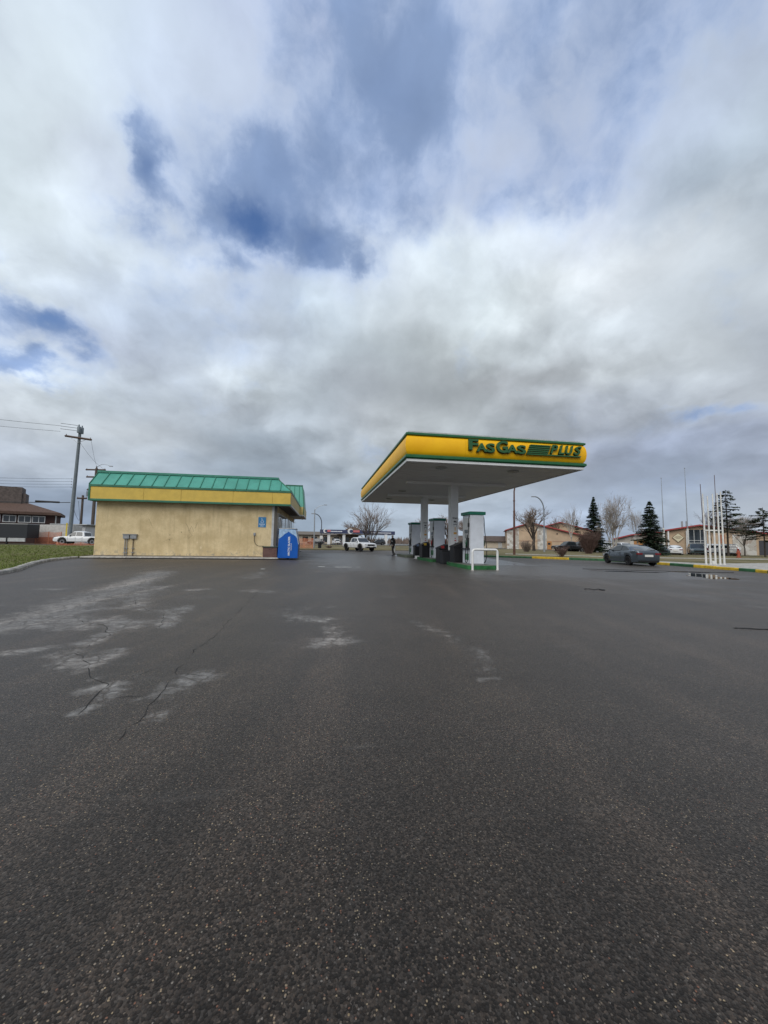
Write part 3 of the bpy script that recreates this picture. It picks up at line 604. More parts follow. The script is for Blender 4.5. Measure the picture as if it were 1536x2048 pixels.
# raised entrance bay further along the right side
EY0, EY1, EX0, EX1, EZ = 38.9, 45.2, -3.6, -1.72, 6.8
bay = MB().add([(EX0, EY0 + .75, EZ), (EX1 - .22, EY0 + .75, EZ), (EX1, EY0, ZF1 - .1), (EX0, EY0, ZF1 - .1), (EX0, EY1 - .75, EZ), (EX1 - .22, EY1 - .75, EZ), (EX1, EY1, ZF1 - .1), (EX0, EY1, ZF1 - .1)],
               [(0, 1, 2, 3), (1, 5, 6, 2), (5, 4, 7, 6), (0, 4, 5, 1), (3, 2, 6, 7), (0, 3, 7, 4)]).build('entrance_roof', M_ROOF, store)
for k in range(1, 4):
    x = EX0 + (EX1 - EX0) * k / 4
    MB().tube([(x - .05, EY0 + .73, EZ - .0), (x, EY0 - .01, ZF1 - .1)], .025, 4).build('standing_seam', M_ROOFD, bay)
MB().box(EX0, EX1 - .18, EY0 + .70, EY0 + .83, EZ - .04, EZ + .07).build('ridge_cap', M_TRIM, bay)
MB().tube([(EX1 - .22, EY0 + .74, EZ), (EX1 + .01, EY0 - .01, ZF1 - .1)], .05, 6).build('corner_trim', M_TRIM, bay)
MB().box(EX0, EX1 + .03, EY0 - .03, EY1 + .03, ZF0 + .115, ZF1 - .102).build('entrance_fascia', M_FASCS, store)
MB().box(EX0, EX1 + .05, EY0 - .05, EY1 + .05, ZF0 - .03, ZF0 + .113).build('edge_trim', M_LTGREY, store)
MB().box(EX1 - .04, EX1 + .04, EY0 - .04, EY0 + .10, ZF0 + .12, ZF1 - .11).build('corner_trim', M_TRIM, store)
# side wall openings under the overhang: window frames, glass, door, brick dado
for k, (a, b) in enumerate(((28.5, 30.6), (31.0, 33.6), (34.0, 36.6), (37.2, 38.3), (39.2, 40.4), (41.0, 44.5))):
    f = MB().box(X1 + .001, X1 + .09, a, b, 0.85 if k not in (3, 4) else 0.14, 3.25).build('window_frame', M_LTGREY, store)
    MB().box(X1 + .05, X1 + .10, a + .07, b - .07, 0.92 if k not in (3, 4) else 0.25, 3.18).build('pane', M_GLASS, f)
MB().box(X1 + .06, X1 + .105, 29.0, 30.1, 1.85, 2.95).build('window_poster', mat('poster_grey', (0.5, 0.5, 0.47), 0.6, var=0.3, vscale=8), store)
MB().box(-3.93, X1 + .12, Y0 - .05, Y0 + .3, 0.117, 0.80, 0.008).build('brick_dado', M_BRICK, store)
MB().box(X1 + .002, X1 + .14, Y0 + .3, 37, 0.117, 0.82).build('brick_dado', M_BRICK, store)
MB().box(-3.97, X1 + .18, Y0 - .09, Y0 + .32, 0.80, 0.87, 0.01).build('dado_cap', mat('dark_green_cap', (0.05, 0.08, 0.06), 0.6), store)
MB().box(-3.40, -3.24, Y0 - .05, Y0 - .002, 0.87, 3.70, 0.01).build('downspout', M_LTGREY, store)
MB().box(-3.24, X1 + .06, Y0 - .03, Y0 - .002, 0.87, 3.70).build('corner_post', mat('dark_corner', (0.10, 0.09, 0.075), 0.7), store)
MB().box(-3.43, -3.21, Y0 - .10, Y0 - .002, 0.865, 0.93).build('downspout_shoe', M_LTGREY, store)
# scratched graffiti and old fixing holes on the stucco
M_SCR = mat('scratch', (0.26, 0.20, 0.12), 0.9)
def on_wall(pts, r=0.008, name='scratch_mark'):
    MB().tube([(x, Y0 - .004, z) for x, z in pts], r, 4).build(name, M_SCR, store)
on_wall([(-9.05, 2.40), (-8.88, 2.1), (-8.80, 1.80), (-8.58, 1.55), (-8.82, 1.34), (-8.86, 1.52)])
on_wall([(-8.80, 1.84), (-8.66, 2.18), (-8.50, 1.80)]); on_wall([(-8.42, 2.02), (-8.30, 2.42)])
on_wall([(-11.35, 2.6), (-11.05, 1.95)], .006); on_wall([(-10.4, 1.1), (-9.8, 1.35)], .004)
for x, z in ((-9.99, 1.55), (-9.99, 1.22), (-9.28, 1.75)):
    MB().lathe([(0.0, 0), (.032, 0), (.028, .02), (0.0, .02)], (x, Y0 - .012, z), 8, 'y').build('fixing_plug', M_SCR, store)

# meter boxes with conduits
def meter(x, z, w, h, label, pipes):
    t = thing('meter_box', label, 'meter box', (x, Y0 - .06, z), 0, 'meter boxes on the stucco wall')
    MB().box(x - w / 2, x + w / 2, Y0 - .13, Y0 - .004, z, z + h, 0.03).build('casing', M_GREY, t)
    MB().box(x - w / 2 - .03, x + w / 2 + .03, Y0 - .17, Y0 - .003, z + h - .01, z + h + .025).build('lid', M_GREY, t)
    for px, zz, m in pipes:
        MB().cyl((px, Y0 - .05, 0.14), (px, Y0 - .05, z + .02), .024, 8).build('conduit', m, t)
    for px, zz, m in pipes[:1]:
        for q in (0.33, 0.62):
            MB().box(px - .07, px + (.18 if len(pipes) > 1 else .08), Y0 - .085, Y0 - .004, q, q + .035).build('bracket', M_GREY, t)
M_BRN = mat('brown_pipe', (0.12, 0.085, 0.065), 0.7)
meter(-12.63, 1.25, .38, .29, 'left of the two grey meter boxes, with twin conduits down the stucco wall', [(-12.70, 0, M_GREY), (-12.58, 0, M_GREY)])
meter(-12.19, 1.25, .38, .29, 'right of the two grey meter boxes, with a single brown conduit', [(-12.21, 0, M_BRN)])
# outlet and its cable
t = thing('wall_outlet', 'small grey outlet box on the stucco wall with a cable curving down to brick', 'outlet', (-4.53, Y0, 1.6))
MB().box(-4.60, -4.46, Y0 - .07, Y0 - .003, 1.60, 1.80, 0.02).build('casing', M_GREY, t)
MB().tube([(-4.53, Y0 - .04, 1.62), (-4.53, Y0 - .04, 1.35), (-4.50, Y0 - .04, 1.15), (-4.42, Y0 - .04, 1.0), (-4.26, Y0 - .04, .9), (-4.05, Y0 - .05, .885), (-3.9, Y0 - .06, .885)], .014, 6).build('cable', M_DARK, t)
# accessible-parking sign
t = thing('parking_sign', 'blue accessible parking sign with white wheelchair symbol on the stucco wall', 'sign', (-4.05, Y0, 2.2))
MB().box(-4.31, -3.79, Y0 - .02, Y0 - .003, 2.19, 2.90, 0.004).build('sign_panel', mat('sign_blue', (0.035, 0.20, 0.42), 0.4, var=0.08), t)
M_LET = mat('white_lettering', (0.78, 0.80, 0.82), 0.5)
yy = Y0 - .024
wc = MB()
wc.lathe([(.022, 0), (.022, .006), (0.0, .006)], (-4.075, yy, 2.80), 10, 'y')
wc.tube([(-4.075, yy, 2.76), (-4.07, yy, 2.64), (-3.98, yy, 2.635), (-3.94, yy, 2.54)], .013, 5)
wc.tube([(-4.05 + .085 * math.cos(a), yy, 2.57 + .085 * math.sin(a)) for a in [R_(120 + i * 20) for i in range(13)]], .012, 5)
wc.tube([(-4.07, yy, 2.71), (-3.99, yy, 2.70)], .010, 5)
wc.build('wheelchair_symbol', M_LET, t)
def put_text(me, name, m, parent, loc, rot=(math.pi / 2, 0, 0)):
    me.materials.clear(); me.materials.append(m); o = link(name, me, parent)
    off = Vector((0, 0, 0)); q = parent
    while q is not None: off += q.location; q = q.parent
    o.location = Vector(loc) - off; o.rotation_euler = rot; return o
put_text(text_mesh('PARKING', .095, .002, .002, align='CENTER'), 'lettering', M_LET, t, (-4.05, yy, 2.37))
put_text(text_mesh('ONLY', .095, .002, .002, align='CENTER'), 'lettering', M_LET, t, (-4.05, yy, 2.25))

# bagged-ice freezer
ice = thing('ice_freezer', 'blue bagged ice freezer with snowy peak and slanted door at the store corner', 'freezer', (-2.15, 27.3, 0.117))
prof = [(-2.80, .13), (-1.50, .13), (-1.47, 1.05), (-1.66, 2.04), (-2.74, 2.08)]
IY0, IY1 = 26.62, 28.6
M_BLUE = mat('ice_blue', (0.004, 0.10, 0.45), 0.35, var=0.08, vscale=2)
MB().prism(prof, IY0, IY1, 'y').build('cabinet', M_BLUE, ice)
MB().box(-2.76, -1.64, IY0 - .02, IY1, 2.075, 2.125, 0.01).build('top_panel', M_LTGREY, ice)
MB().add([(-1.485, IY0 + .05, .25), (-1.455, IY0 + .05, 1.06), (-1.645, IY0 + .05, 2.0), (-1.485, IY1 - .05, .25), (-1.455, IY1 - .05, 1.06), (-1.645, IY1 - .05, 2.0)], [(0, 1, 4, 3), (1, 2, 5, 4)]).build('door', mat('ice_door_blue', (0.03, 0.06, 0.22), .3), ice)
MB().tube([(-1.45, IY0 + .02, 1.06), (-1.645, IY0 + .02, 2.03)], .03, 6).build('edge_strip', M_LTGREY, ice)
MB().tube([(-1.43, IY0 + .1, 1.1), (-1.58, IY0 + .1, 1.9)], .02, 6).build('door_handle', M_GREY, ice)
M_SNOW = mat('ice_print_snow', (0.36, 0.52, 0.72), 0.35, var=0.22, vscale=7)
ya = IY0 - .004
MB().prism([(-2.735, 2.07), (-1.675, 2.035), (-1.53, 1.42), (-1.62, 1.55), (-1.74, 1.66), (-1.88, 1.72), (-2.0, 1.80), (-2.12, 1.90), (-2.22, 1.82), (-2.38, 1.73), (-2.52, 1.58), (-2.62, 1.50), (-2.755, 1.40)], ya - .004, ya + .003, 'y').build('mountain_print', M_SNOW, ice)
put_text(text_mesh('ARCTIC GLACIER', .165, .003, .006), 'lettering', M_LET, ice, (-2.02, ya - .004, .28), (math.pi / 2, -math.pi / 2 , 0))
put_text(text_mesh('PREMIUM ICE', .085, .003, .001), 'lettering', M_LET, ice, (-1.90, ya - .004, .62), (math.pi / 2, -math.pi / 2 , 0))
MB().box(-2.80, -1.50, IY0 + .03, IY1 - .03, 0.117, .128).build('base_rail', M_DARK, ice)

# ------------------------------------------------------------------ fuel canopy
CX0, CX1, CY0, CY1 = 3.90, 13.00, 17.32, 37.2
ZS = 5.13
def fascia_fn(nt, g):
    x, y, z = nt.xyz(g)
    st = nt.noise(nt.com(nt.m('MULTIPLY', nt.m('ADD', x, y), 3.2), nt.m('MULTIPLY', z, 0.5), 0.0), 1.5, 5, 0.65)
    col = nt.mix(nt.ss(nt.noise(g, 1.1, 5, 0.6), .3, .7), (0.88, 0.455, 0.006), (0.95, 0.52, 0.008))
    return nt.mix(nt.m('MULTIPLY', nt.ss(st, .55, .8), .3), col, (0.55, 0.32, 0.03))
M_CYEL = mat('canopy_yellow', (0.92, 0.53, 0.008), 0.45, spec=0.35, fn=fascia_fn)
M_CGRN = mat('canopy_green', (0.018, 0.12, 0.045), 0.35, var=0.1)
M_CWHT = mat('canopy_white', (0.74, 0.74, 0.73), 0.42, var=0.05)
M_SOFP = mat('soffit_white', (0.86, 0.86, 0.86), 0.45, spec=0.5, var=0.03, vscale=1.3)
canopy = thing('fuel_canopy', 'flat fuel canopy with bulging yellow fascia, green edges and two white columns', 'canopy', (8.25, 27, 0))
corners = [(CX0, CY0), (CX1, CY0), (CX1, CY1), (CX0, CY1)]
def fascia_side(i, prof, name, m, splits=(), gap=0.006, smooth=False):
    a = Vector(corners[i]); b = Vector(corners[(i + 1) % 4]); t = (b - a).normalized(); n = Vector((t.y, -t.x)); L = (b - a).length
    cuts = [0.0] + [s * L for s in splits] + [L]
    for k in range(len(cuts) - 1):
        u0, u1 = cuts[k], cuts[k + 1]; vs = []
        for e, u in ((0, u0), (1, u1)):
            for o, z in prof:
                mit = 0.0
                if e == 0: mit = -o if k == 0 else gap / 2
                else: mit = o if k == len(cuts) - 2 else -gap / 2
                q = a + t * (u + mit) + n * o; vs.append((q.x, q.y, z))
        np_ = len(prof)
        fs = [(j, j + 1, np_ + j + 1, np_ + j) for j in range(np_ - 1)] + [(np_ - 1, 0, np_, 2 * np_ - 1), tuple(range(np_))[::-1], tuple(range(np_, 2 * np_))]
        MB().add(vs, fs).build(name, m, canopy, smooth=smooth)
bul = [(-0.06, 5.455)] + [(0.12 * math.sin(math.pi * min(max(q / 12, .0), 1)) ** 0.55, 5.455 + 0.89 * q / 12) for q in range(0, 13)] + [(-0.06, 6.345)]
for i in range(4):
    fascia_side(i, bul, 'fascia_panel', M_CYEL, {0: (0.31, 0.66), 1: (.2, .4, .6, .8), 2: (.5,), 3: (.2, .4, .6, .8)}[i], smooth=True)
    fascia_side(i, [(-.05, 5.235), (.03, 5.235), (.11, 5.30), (.11, 5.40), (.03, 5.452), (-.05, 5.452)], 'green_band', M_CGRN)
    fascia_side(i, [(-.05, 6.348), (.03, 6.348), (.09, 6.38), (.09, 6.46), (.02, 6.50), (-.05, 6.50)], 'green_band', M_CGRN)
    fascia_side(i, [(-.12, 5.10), (-.01, 5.10), (.02, 5.12), (.02, 5.232), (-.12, 5.232)], 'soffit_lip', M_CWHT)
    fascia_side(i, [(-.14, 6.42), (-.06, 6.42), (-.06, 6.575), (-.14, 6.575)], 'roof_upstand', M_LTGREY)
MB().box(CX0 + .1, CX1 - .1, CY0 + .1, CY1 - .1, 6.30, 6.40).build('roof_deck', M_TARF, canopy)
# soffit: long metal pans, each with a step to the next
npn = 50; pwid = (CY1 - CY0 - .2) / npn
pm = MB().box(CX0 + .1, CX1 - .1, 0.004, pwid - .012, ZS, ZS + .05).mesh('soffit_panel', M_SOFP)
for i in range(npn):
    o = link('soffit_panel', pm, canopy); o.location = (-8.25, CY0 + .1 + i * pwid - 27, 0.0 if i % 2 else 0.004)
MB().box(CX0 + .1, CX1 - .1, CY0 + .1, CY1 - .1, ZS + .052, ZS + .07).build('soffit_backing', mat('soffit_joint', (0.25, 0.25, 0.25), 0.8), canopy)
# downstand beams at the columns
for yb in (23.05, 29.95):
    MB().box(CX0 + 1.3, CX1 - 1.3, yb, yb + .42, ZS - .17, ZS - .001, 0.01).build('beam', M_SOFP, canopy)
# recessed luminaires
for yl in (18.55, 23.9, 28.0, 33.5):
    for xl in (5.95, 9.85):
        f = MB().lathe([(.0, 0), (.30, 0), (.30, -.035), (.24, -.05), (.20, -.05), (.20, -.02), (.0, -.02)], (xl, yl, ZS - .002), 16).build('light_fitting', M_LTGREY, canopy)
        MB().lathe([(.0, 0), (.19, 0), (.17, -.02), (.0, -.02)], (xl, yl, ZS - .024), 14).build('lens', mat('lamp_lens', (0.35, 0.35, 0.34), 0.25), f)
# columns with instruction decals
M_BLKP = mat('black_print', (0.03, 0.03, 0.035), 0.6); M_REDP = mat('red_print', (0.50, 0.06, 0.06), 0.5); M_ORP = mat('orange_print', (0.65, 0.36, 0.10), 0.5)
for yc in (23.0, 29.9):
    c = MB().box(8.0, 8.5, yc, yc + .5, 0.0, ZS - .17, 0.025).build('column', M_CWHT, canopy)
    fy = yc - .006; ox = 0.03
    me = text_mesh('Smart', .14, .002, .004, align='CENTER'); put_text(me, 'decal', M_BLKP, c, (8.29, fy + .002, 2.83))
    # a little car silhouette
    MB().prism([(8.19, 2.60), (8.39, 2.60), (8.39, 2.645), (8.335, 2.655), (8.30, 2.70), (8.225, 2.70), (8.19, 2.65)], fy, yc + .02, 'y').build('decal', M_BLKP, c)
    MB().box(8.17, 8.41, fy, yc + .02, 2.46, 2.50).build('decal', M_BLKP, c)
    for k in range(2): MB().box(8.19 + k * .16, 8.23 + k * .16, fy, yc + .02, 2.36, 2.40).build('decal', M_BLKP, c)
    for k in range(4): MB().box(8.24, 8.34, fy, yc + .02, 2.10 + k * .055, 2.125 + k * .055).build('decal', M_ORP, c)
    MB().box(8.19, 8.39, fy, yc + .02, 1.86, 1.99).build('decal', M_ORP, c)
    MB().box(8.26, 8.33, fy, yc + .02, 1.58, 1.63).build('decal', M_REDP, c)
    MB().box(8.24, 8.36, fy, yc + .02, 1.43, 1.50).build('decal', M_REDP, c)
    MB().box(8.26, 8.33, fy, yc + .02, 1.24, 1.34).build('decal', M_BLKP, c)
    MB().box(8.18, 8.38, fy, yc + .02, 0.78, 0.98).build('decal', M_REDP, c)
# brand lettering, small capitals after large initials, proud of the bulge
M_LGRN = mat('letter_green', (0.025, 0.105, 0.035), 0.4, var=0.1, vscale=6); M_LDRK = mat('letter_edge_shadow', (0.012, 0.035, 0.015), 0.6)
LY = CY0 - 0.17
def bounds(me): return min(v.co.x for v in me.vertices), max(v.co.x for v in me.vertices), min(v.co.y for v in me.vertices), max(v.co.y for v in me.vertices)
def letter(ch, x0, x1, z0, z1, shear=0.0, bold=0.03):
    """one letter fitted into the box x0..x1, z0..z1"""
    for grow, m, dy, nm in ((0.0, M_LGRN, 0.0, 'letter'),):
        me = text_mesh(ch, 1.0, 0.06, bold, shear); a, b, c, d = bounds(me)
        for v in me.vertices: v.co.x = (v.co.x - a) / (b - a) * (x1 - x0); v.co.y = (v.co.y - c) / (d - c) * (z1 - z0)
        o = put_text(me, nm, m, canopy, (x0, LY - .02, z0))
        me2 = me.copy(); me2.materials.clear(); me2.materials.append(M_LDRK)  # dark offset copy: letter edge with its outline shadow put into the colour
        cx = (x1 - x0) / 2; cz = (z1 - z0) / 2
        for v in me2.vertices: v.co.x = cx + (v.co.x - cx) * 1.02 + .012; v.co.y = cz + (v.co.y - cz) * 1.04 - .012; v.co.z = v.co.z * .8 - .045
        q = link('letter_return_shadow', me2, o)
for ch, a, b, z0, z1 in (('F', 6.83, 7.31, 5.77, 6.29), ('A', 7.22, 7.74, 5.70, 6.11), ('S', 7.72, 8.15, 5.685, 6.13), ('G', 8.24, 8.82, 5.70, 6.29), ('A', 8.78, 9.32, 5.72, 6.12), ('S', 9.31, 9.76, 5.70, 6.13)):
    letter(ch, a, b, z0, z1)
for ch, a, b in (('P', 11.06, 11.47), ('L', 11.50, 11.82), ('U', 11.87, 12.30), ('S', 12.33, 12.76)): letter(ch, a, b, 5.80, 6.24, .3, .018)
for k in range(5):
    z = 6.20 - k * .092; x = 10.02 - k * .04
    MB().prism([(x, z), (x + 1.10, z), (x + 1.07, z - .056), (x - .035, z - .056)], LY - .06, LY + .08, 'y').build('stripe', M_LGRN, canopy)
MB().prism([(9.83, 5.745), (12.74, 5.745), (12.70, 5.69), (9.80, 5.69)], LY - .06, LY + .08, 'y').build('stripe', M_LGRN, canopy)

# ------------------------------------------------------------------ pumps and islands
M_PUMP = mat('pump_white', (0.70, 0.73, 0.78), 0.4, var=0.07, vscale=2.5)
M_PUMPS = mat('pump_panel_white', (0.60, 0.61, 0.60), 0.4, var=0.05)
M_PCAP = mat('pump_cap_green', (0.012, 0.16, 0.10), 0.4, var=0.12)
M_ISL = mat('island_green', (0.028, 0.145, 0.045), 0.6, var=0.4, vscale=2.5)
M_ISLT = mat('island_top', (0.16, 0.17, 0.14), 0.75, var=0.3)
M_ISLG = mat('island_worn', (0.13, 0.15, 0.11), 0.8, var=0.4, vscale=2)
M_HOSE = mat('hose_rubber', (0.016, 0.016, 0.018), 0.5)
def pump(y, label, hold, sticker=True):
    PX0, PX1, D = 7.91, 8.68, 1.12
    t = thing('fuel_pump', label, 'fuel pump', (8.295, y + D / 2, 0.2), 0, 'fuel pumps under the canopy')
    MB().box(PX0, PX1, y, y + D, 0.20, 2.86, 0.02).build('cabinet', M_PUMP, t)
    MB().box(PX0 + .13, PX1 - .13, y - .008, y + .01, 0.25, 2.84, 0.004).build('end_panel', M_PUMP, t)
    MB().box(PX0 - .09, PX1 + .09, y - .06, y + D + .06, 2.86, 3.03, 0.02).build('top_cap', M_PCAP, t)
    MB().box(PX0 + .05, PX1 - .05, y + .06, y + D - .06, 3.03, 3.045).build('cap_plate', M_LTGREY, t)
    MB().box(PX0 - .01, PX1 + .01, y - .01, y + D + .01, 0.201, 0.25).build('plinth', M_GREY, t)
    for s, xs in ((-1, PX0), (1, PX1)):
        bx = lambda y0, y1, z0, z1, d, ch=.006: MB().box(min(xs - .003 * s, xs + s * d), max(xs - .003 * s, xs + s * d), y0, y1, z0, z1, ch)
        bx(y + .10, y + D - .08, 1.08, 2.7, .02).build('face_panel', M_PUMPS, t)
        sc = bx(y + .30, y + .75, 1.86, 2.06, .04).build('display', mat('screen_grey', (0.10, 0.11, 0.11), 0.2), t)
        bx(y + .34, y + .44, 1.60, 1.80, .04).build('card_reader', M_DARK, t)
        bx(y + .55, y + .70, 1.60, 1.82, .035).build('keypad', M_GREY, t)
        bx(y + .10, y + .26, 2.20, 2.42, .05, .01).build('hose_clamp', M_DARK, t)
        bx(y + .12, y + .50, 1.06, 1.62, .05, .015).build('nozzle_boot', M_DARK, t)
        bx(y + .04, y + D - .02, 0.99, 1.045, .10, .01).build('shelf', M_DARK, t)
        if sticker: bx(y + .22, y + .78, 0.42, 0.76, .008, 0).build('sticker', mat('sticker_green', (0.08, 0.24, 0.12), 0.5, var=0.5, vscale=9), t)
        # nozzle hung in its boot
        nz = MB(); xx = xs + s * .09
        nz.tube([(xx, y + .20, 1.50), (xx + s * .02, y + .24, 1.36), (xx + s * .03, y + .28, 1.22), (xx + s * .01, y + .36, 1.12)], [.035, .055, .05, .03], 8)
        nz.tube([(xx + s * .02, y + .30, 1.28), (xx + s * .05, y + .40, 1.34), (xx + s * .03, y + .42, 1.48)], .018, 6)
        nz.build('nozzle', hold, t, smooth=True)
        # hose: from the mast down past the shelf and back up to the nozzle
        x2 = xs + s * .13
        pts = [(xs + s * .02, y + .10, 2.82), (xs + s * .06, y + .09, 2.6), (xs + s * .07, y + .07, 2.1), (x2, y + .02, 1.4), (x2 + s * .02, y - .02, 0.85), (x2 + s * .01, y + .04, 0.48), (x2, y + .20, 0.29), (x2, y + .38, 0.35), (x2 - s * .01, y + .42, 0.62), (x2 - s * .02, y + .40, 0.95), (xx, y + .37, 1.13)]
        MB().tube(smooth_path(pts, 4), .02, 7).build('hose', M_HOSE, t, smooth=True)
    return t
def smooth_path(pts, n):
    P = [Vector(p) for p in pts]; out = []
    for i in range(len(P) - 1):
        a, b, c, d = P[max(i - 1, 0)], P[i], P[i + 1], P[min(i + 2, len(P) - 1)]
        for k in range(n):
            t = k / n
            out.append(0.5 * ((2 * b) + (c - a) * t + (2 * a - 5 * b + 4 * c - d) * t * t + (3 * b - a - 3 * c + d) * t ** 3))
    out.append(P[-1]); return out
M_NG = mat('nozzle_green', (0.012, 0.07, 0.035), 0.5); M_NR = mat('nozzle_red', (0.35, 0.03, 0.03), 0.5); M_NY = mat('nozzle_yellow', (0.55, 0.36, 0.04), 0.5)
pump(19.6, 'nearest white fuel pump with green cap, behind the white hoop rail', M_NG)
pump(26.2, 'middle white fuel pump with green cap and red nozzle, between the canopy columns', M_NR)
pump(33.0, 'farthest white fuel pump with green cap, nearest the walking person', M_DARK)
def island(x0, x1, y0, y1, label, m):
    t = thing('pump_island', label, 'pump island', ((x0 + x1) / 2, (y0 + y1) / 2, 0), 0, 'raised islands under the pumps')
    c = .14
    poly = [(x0 + c, y0), (x1 - c, y0), (x1, y0 + c), (x1, y1 - c), (x1 - c, y1), (x0 + c, y1), (x0, y1 - c), (x0, y0 + c)]
    MB().prism(poly, -0.02, 0.19, 'z').build('kerb_edge', m, t)
    ins = [(p[0] + (.07 if p[0] < (x0 + x1) / 2 else -.07), p[1] + (.07 if p[1] < (y0 + y1) / 2 else -.07)) for p in poly]
    MB().prism(ins, 0.185, 0.199, 'z').build('top_slab', M_ISLT, t)
    return t
island(7.46, 9.05, 18.72, 22.3, 'bright green painted island under the nearest pump', M_ISL)
island(7.40, 9.05, 25.4, 29.2, 'green painted island under the middle pump', M_ISL)
island(7.10, 9.05, 31.9, 35.6, 'worn grey green island under the farthest pump', M_ISLG)
def hoop(x0, x1, y, h, r, label, m):
    t = thing('hoop_rail', label, 'hoop rail', ((x0 + x1) / 2, y, 0), 0, 'hoop rails guarding the islands')
    q = .13; pts = [(x0, y, -.05), (x0, y, h - q)] + [(x0 + q - q * math.cos(a), y, h - q + q * math.sin(a)) for a in (R_(22), R_(45), R_(68))] + [(x0 + q, y, h), (x1 - q, y, h)] + [(x1 - q + q * math.sin(a), y, h - q + q * math.cos(a)) for a in (R_(22), R_(45), R_(68))] + [(x1, y, h - q), (x1, y, -.05)]
    MB().tube(pts, r, 12).build('rail_tube', m, t, smooth=True)
    for x in (x0, x1): MB().lathe([(r * 1.5, 0), (r * 1.5, .015), (r * 1.05, .03)], (x, y, 0.0), 12).build('foot_ring', M_CONC, t)
M_HOOP = mat('hoop_white', (0.76, 0.76, 0.74), 0.4, var=0.08, vscale=6)
hoop(7.38, 8.68, 18.0, 1.03, .056, 'white tubular hoop rail in front of the nearest pump', M_HOOP)
hoop(7.02, 8.6, 36.2, 1.0, .055, 'white tubular hoop rail beyond the farthest pump', M_HOOP)

# black service bins: wide bodies with a sloped hood
def service_bin(x0, x1, y0, y1, z0, h, label, towel=None):
    t = thing('service_bin', label, 'bin', ((x0 + x1) / 2, (y0 + y1) / 2, z0), 0, 'black service bins between the pumps')
    MB().box(x0, x1, y0, y1, z0, z0 + h * .74, 0.025).build('body', M_DARK, t)
    xm = (x0 * .25 + x1 * .75)
    MB().prism([(x0 - .03, z0 + h * .742), (x1 + .03, z0 + h * .742), (x1 + .03, z0 + h * .86), (xm, z0 + h), (x0 - .03, z0 + h * .80)], y0 - .03, y1 + .03, 'y').build('hood', M_DARK, t)
    for q in (0.2, 0.45): MB().box(x0 - .012, x0 + .01, y0 + .08, y1 - .08, z0 + h * q, z0 + h * q + .03).build('rib', M_DARK, t)
    if towel: MB().box(x0 + .12, x0 + .32, y0 - .034, y0 + .1, z0 + h * .78, z0 + h * .92).build('towel_box', towel, t)
service_bin(7.58, 8.24, 21.2, 21.95, .2, 1.16, 'black service bin on the island behind the nearest pump')
service_bin(7.62, 8.35, 24.1, 24.9, 0.0, 1.22, 'black service bin left of the near canopy column', mat('red_label', (0.40, 0.04, 0.04), 0.5))
service_bin(7.40, 7.98, 27.55, 28.4, .2, 1.15, 'black service bin with yellow tab behind the middle pump', M_NY)
service_bin(7.75, 8.45, 31.1, 31.8, 0.0, 1.25, 'black service bin between far column and farthest pump', mat('blue_label', (0.15, 0.2, 0.3), 0.5))
t = thing('waste_bin', 'squat black waste bin with rounded corners by the near column foot', 'bin', (7.7, 23.3, 0))
MB().box(7.42, 7.98, 22.9, 23.5, 0.0, .80, 0.06).build('body', mat('dull_black', (0.020, 0.022, 0.026), 0.55), t)
MB().box(7.40, 8.0, 22.88, 23.52, .80, .85, 0.02).build('rim', M_DARK, t)
t = thing('white_crate', 'small white crate on the ground behind the middle island', 'crate', (7.75, 30.2, 0))
MB().box(7.55, 8.0, 30.1, 30.4, 0.0, .22, .01).build('box', M_WHITE, t); MB().box(7.40, 8.0, 29.85, 30.09, 0.0, .05, .01).build('lid', M_WHITE, t)

# ------------------------------------------------------------------ vehicles
M_TYRE = mat('tyre_rubber', (0.014, 0.014, 0.015), 0.85); M_RIM = mat('alloy_rim', (0.32, 0.32, 0.33), 0.3, metal=0.8); M_RIMB = mat('black_rim', (0.02, 0.02, 0.022), 0.3, metal=0.3)
M_UND = mat('underbody', (0.010, 0.010, 0.010), 0.9); M_CGL = mat('car_glass', (0.018, 0.024, 0.028), 0.04, spec=0.9)
M_RED = mat('tail_lamp', (0.16, 0.012, 0.014), 0.15, coat=0.5); M_HEAD = mat('head_lamp', (0.30, 0.31, 0.33), 0.1, coat=0.6); M_PLATE = mat('licence_plate', (0.66, 0.64, 0.60), 0.5)
def paint(name, c, rough=0.28, metal=0.0): return mat(name, c, rough, metal=metal, coat=0.6, var=0.04, vscale=1.0)
def interp(P, x):
    if x <= P[0][0]: return P[0][1]
    for (a, b), (c, d) in zip(P, P[1:]):
        if x <= c: return b + (d - b) * (x - a) / (c - a)
    return P[-1][1]
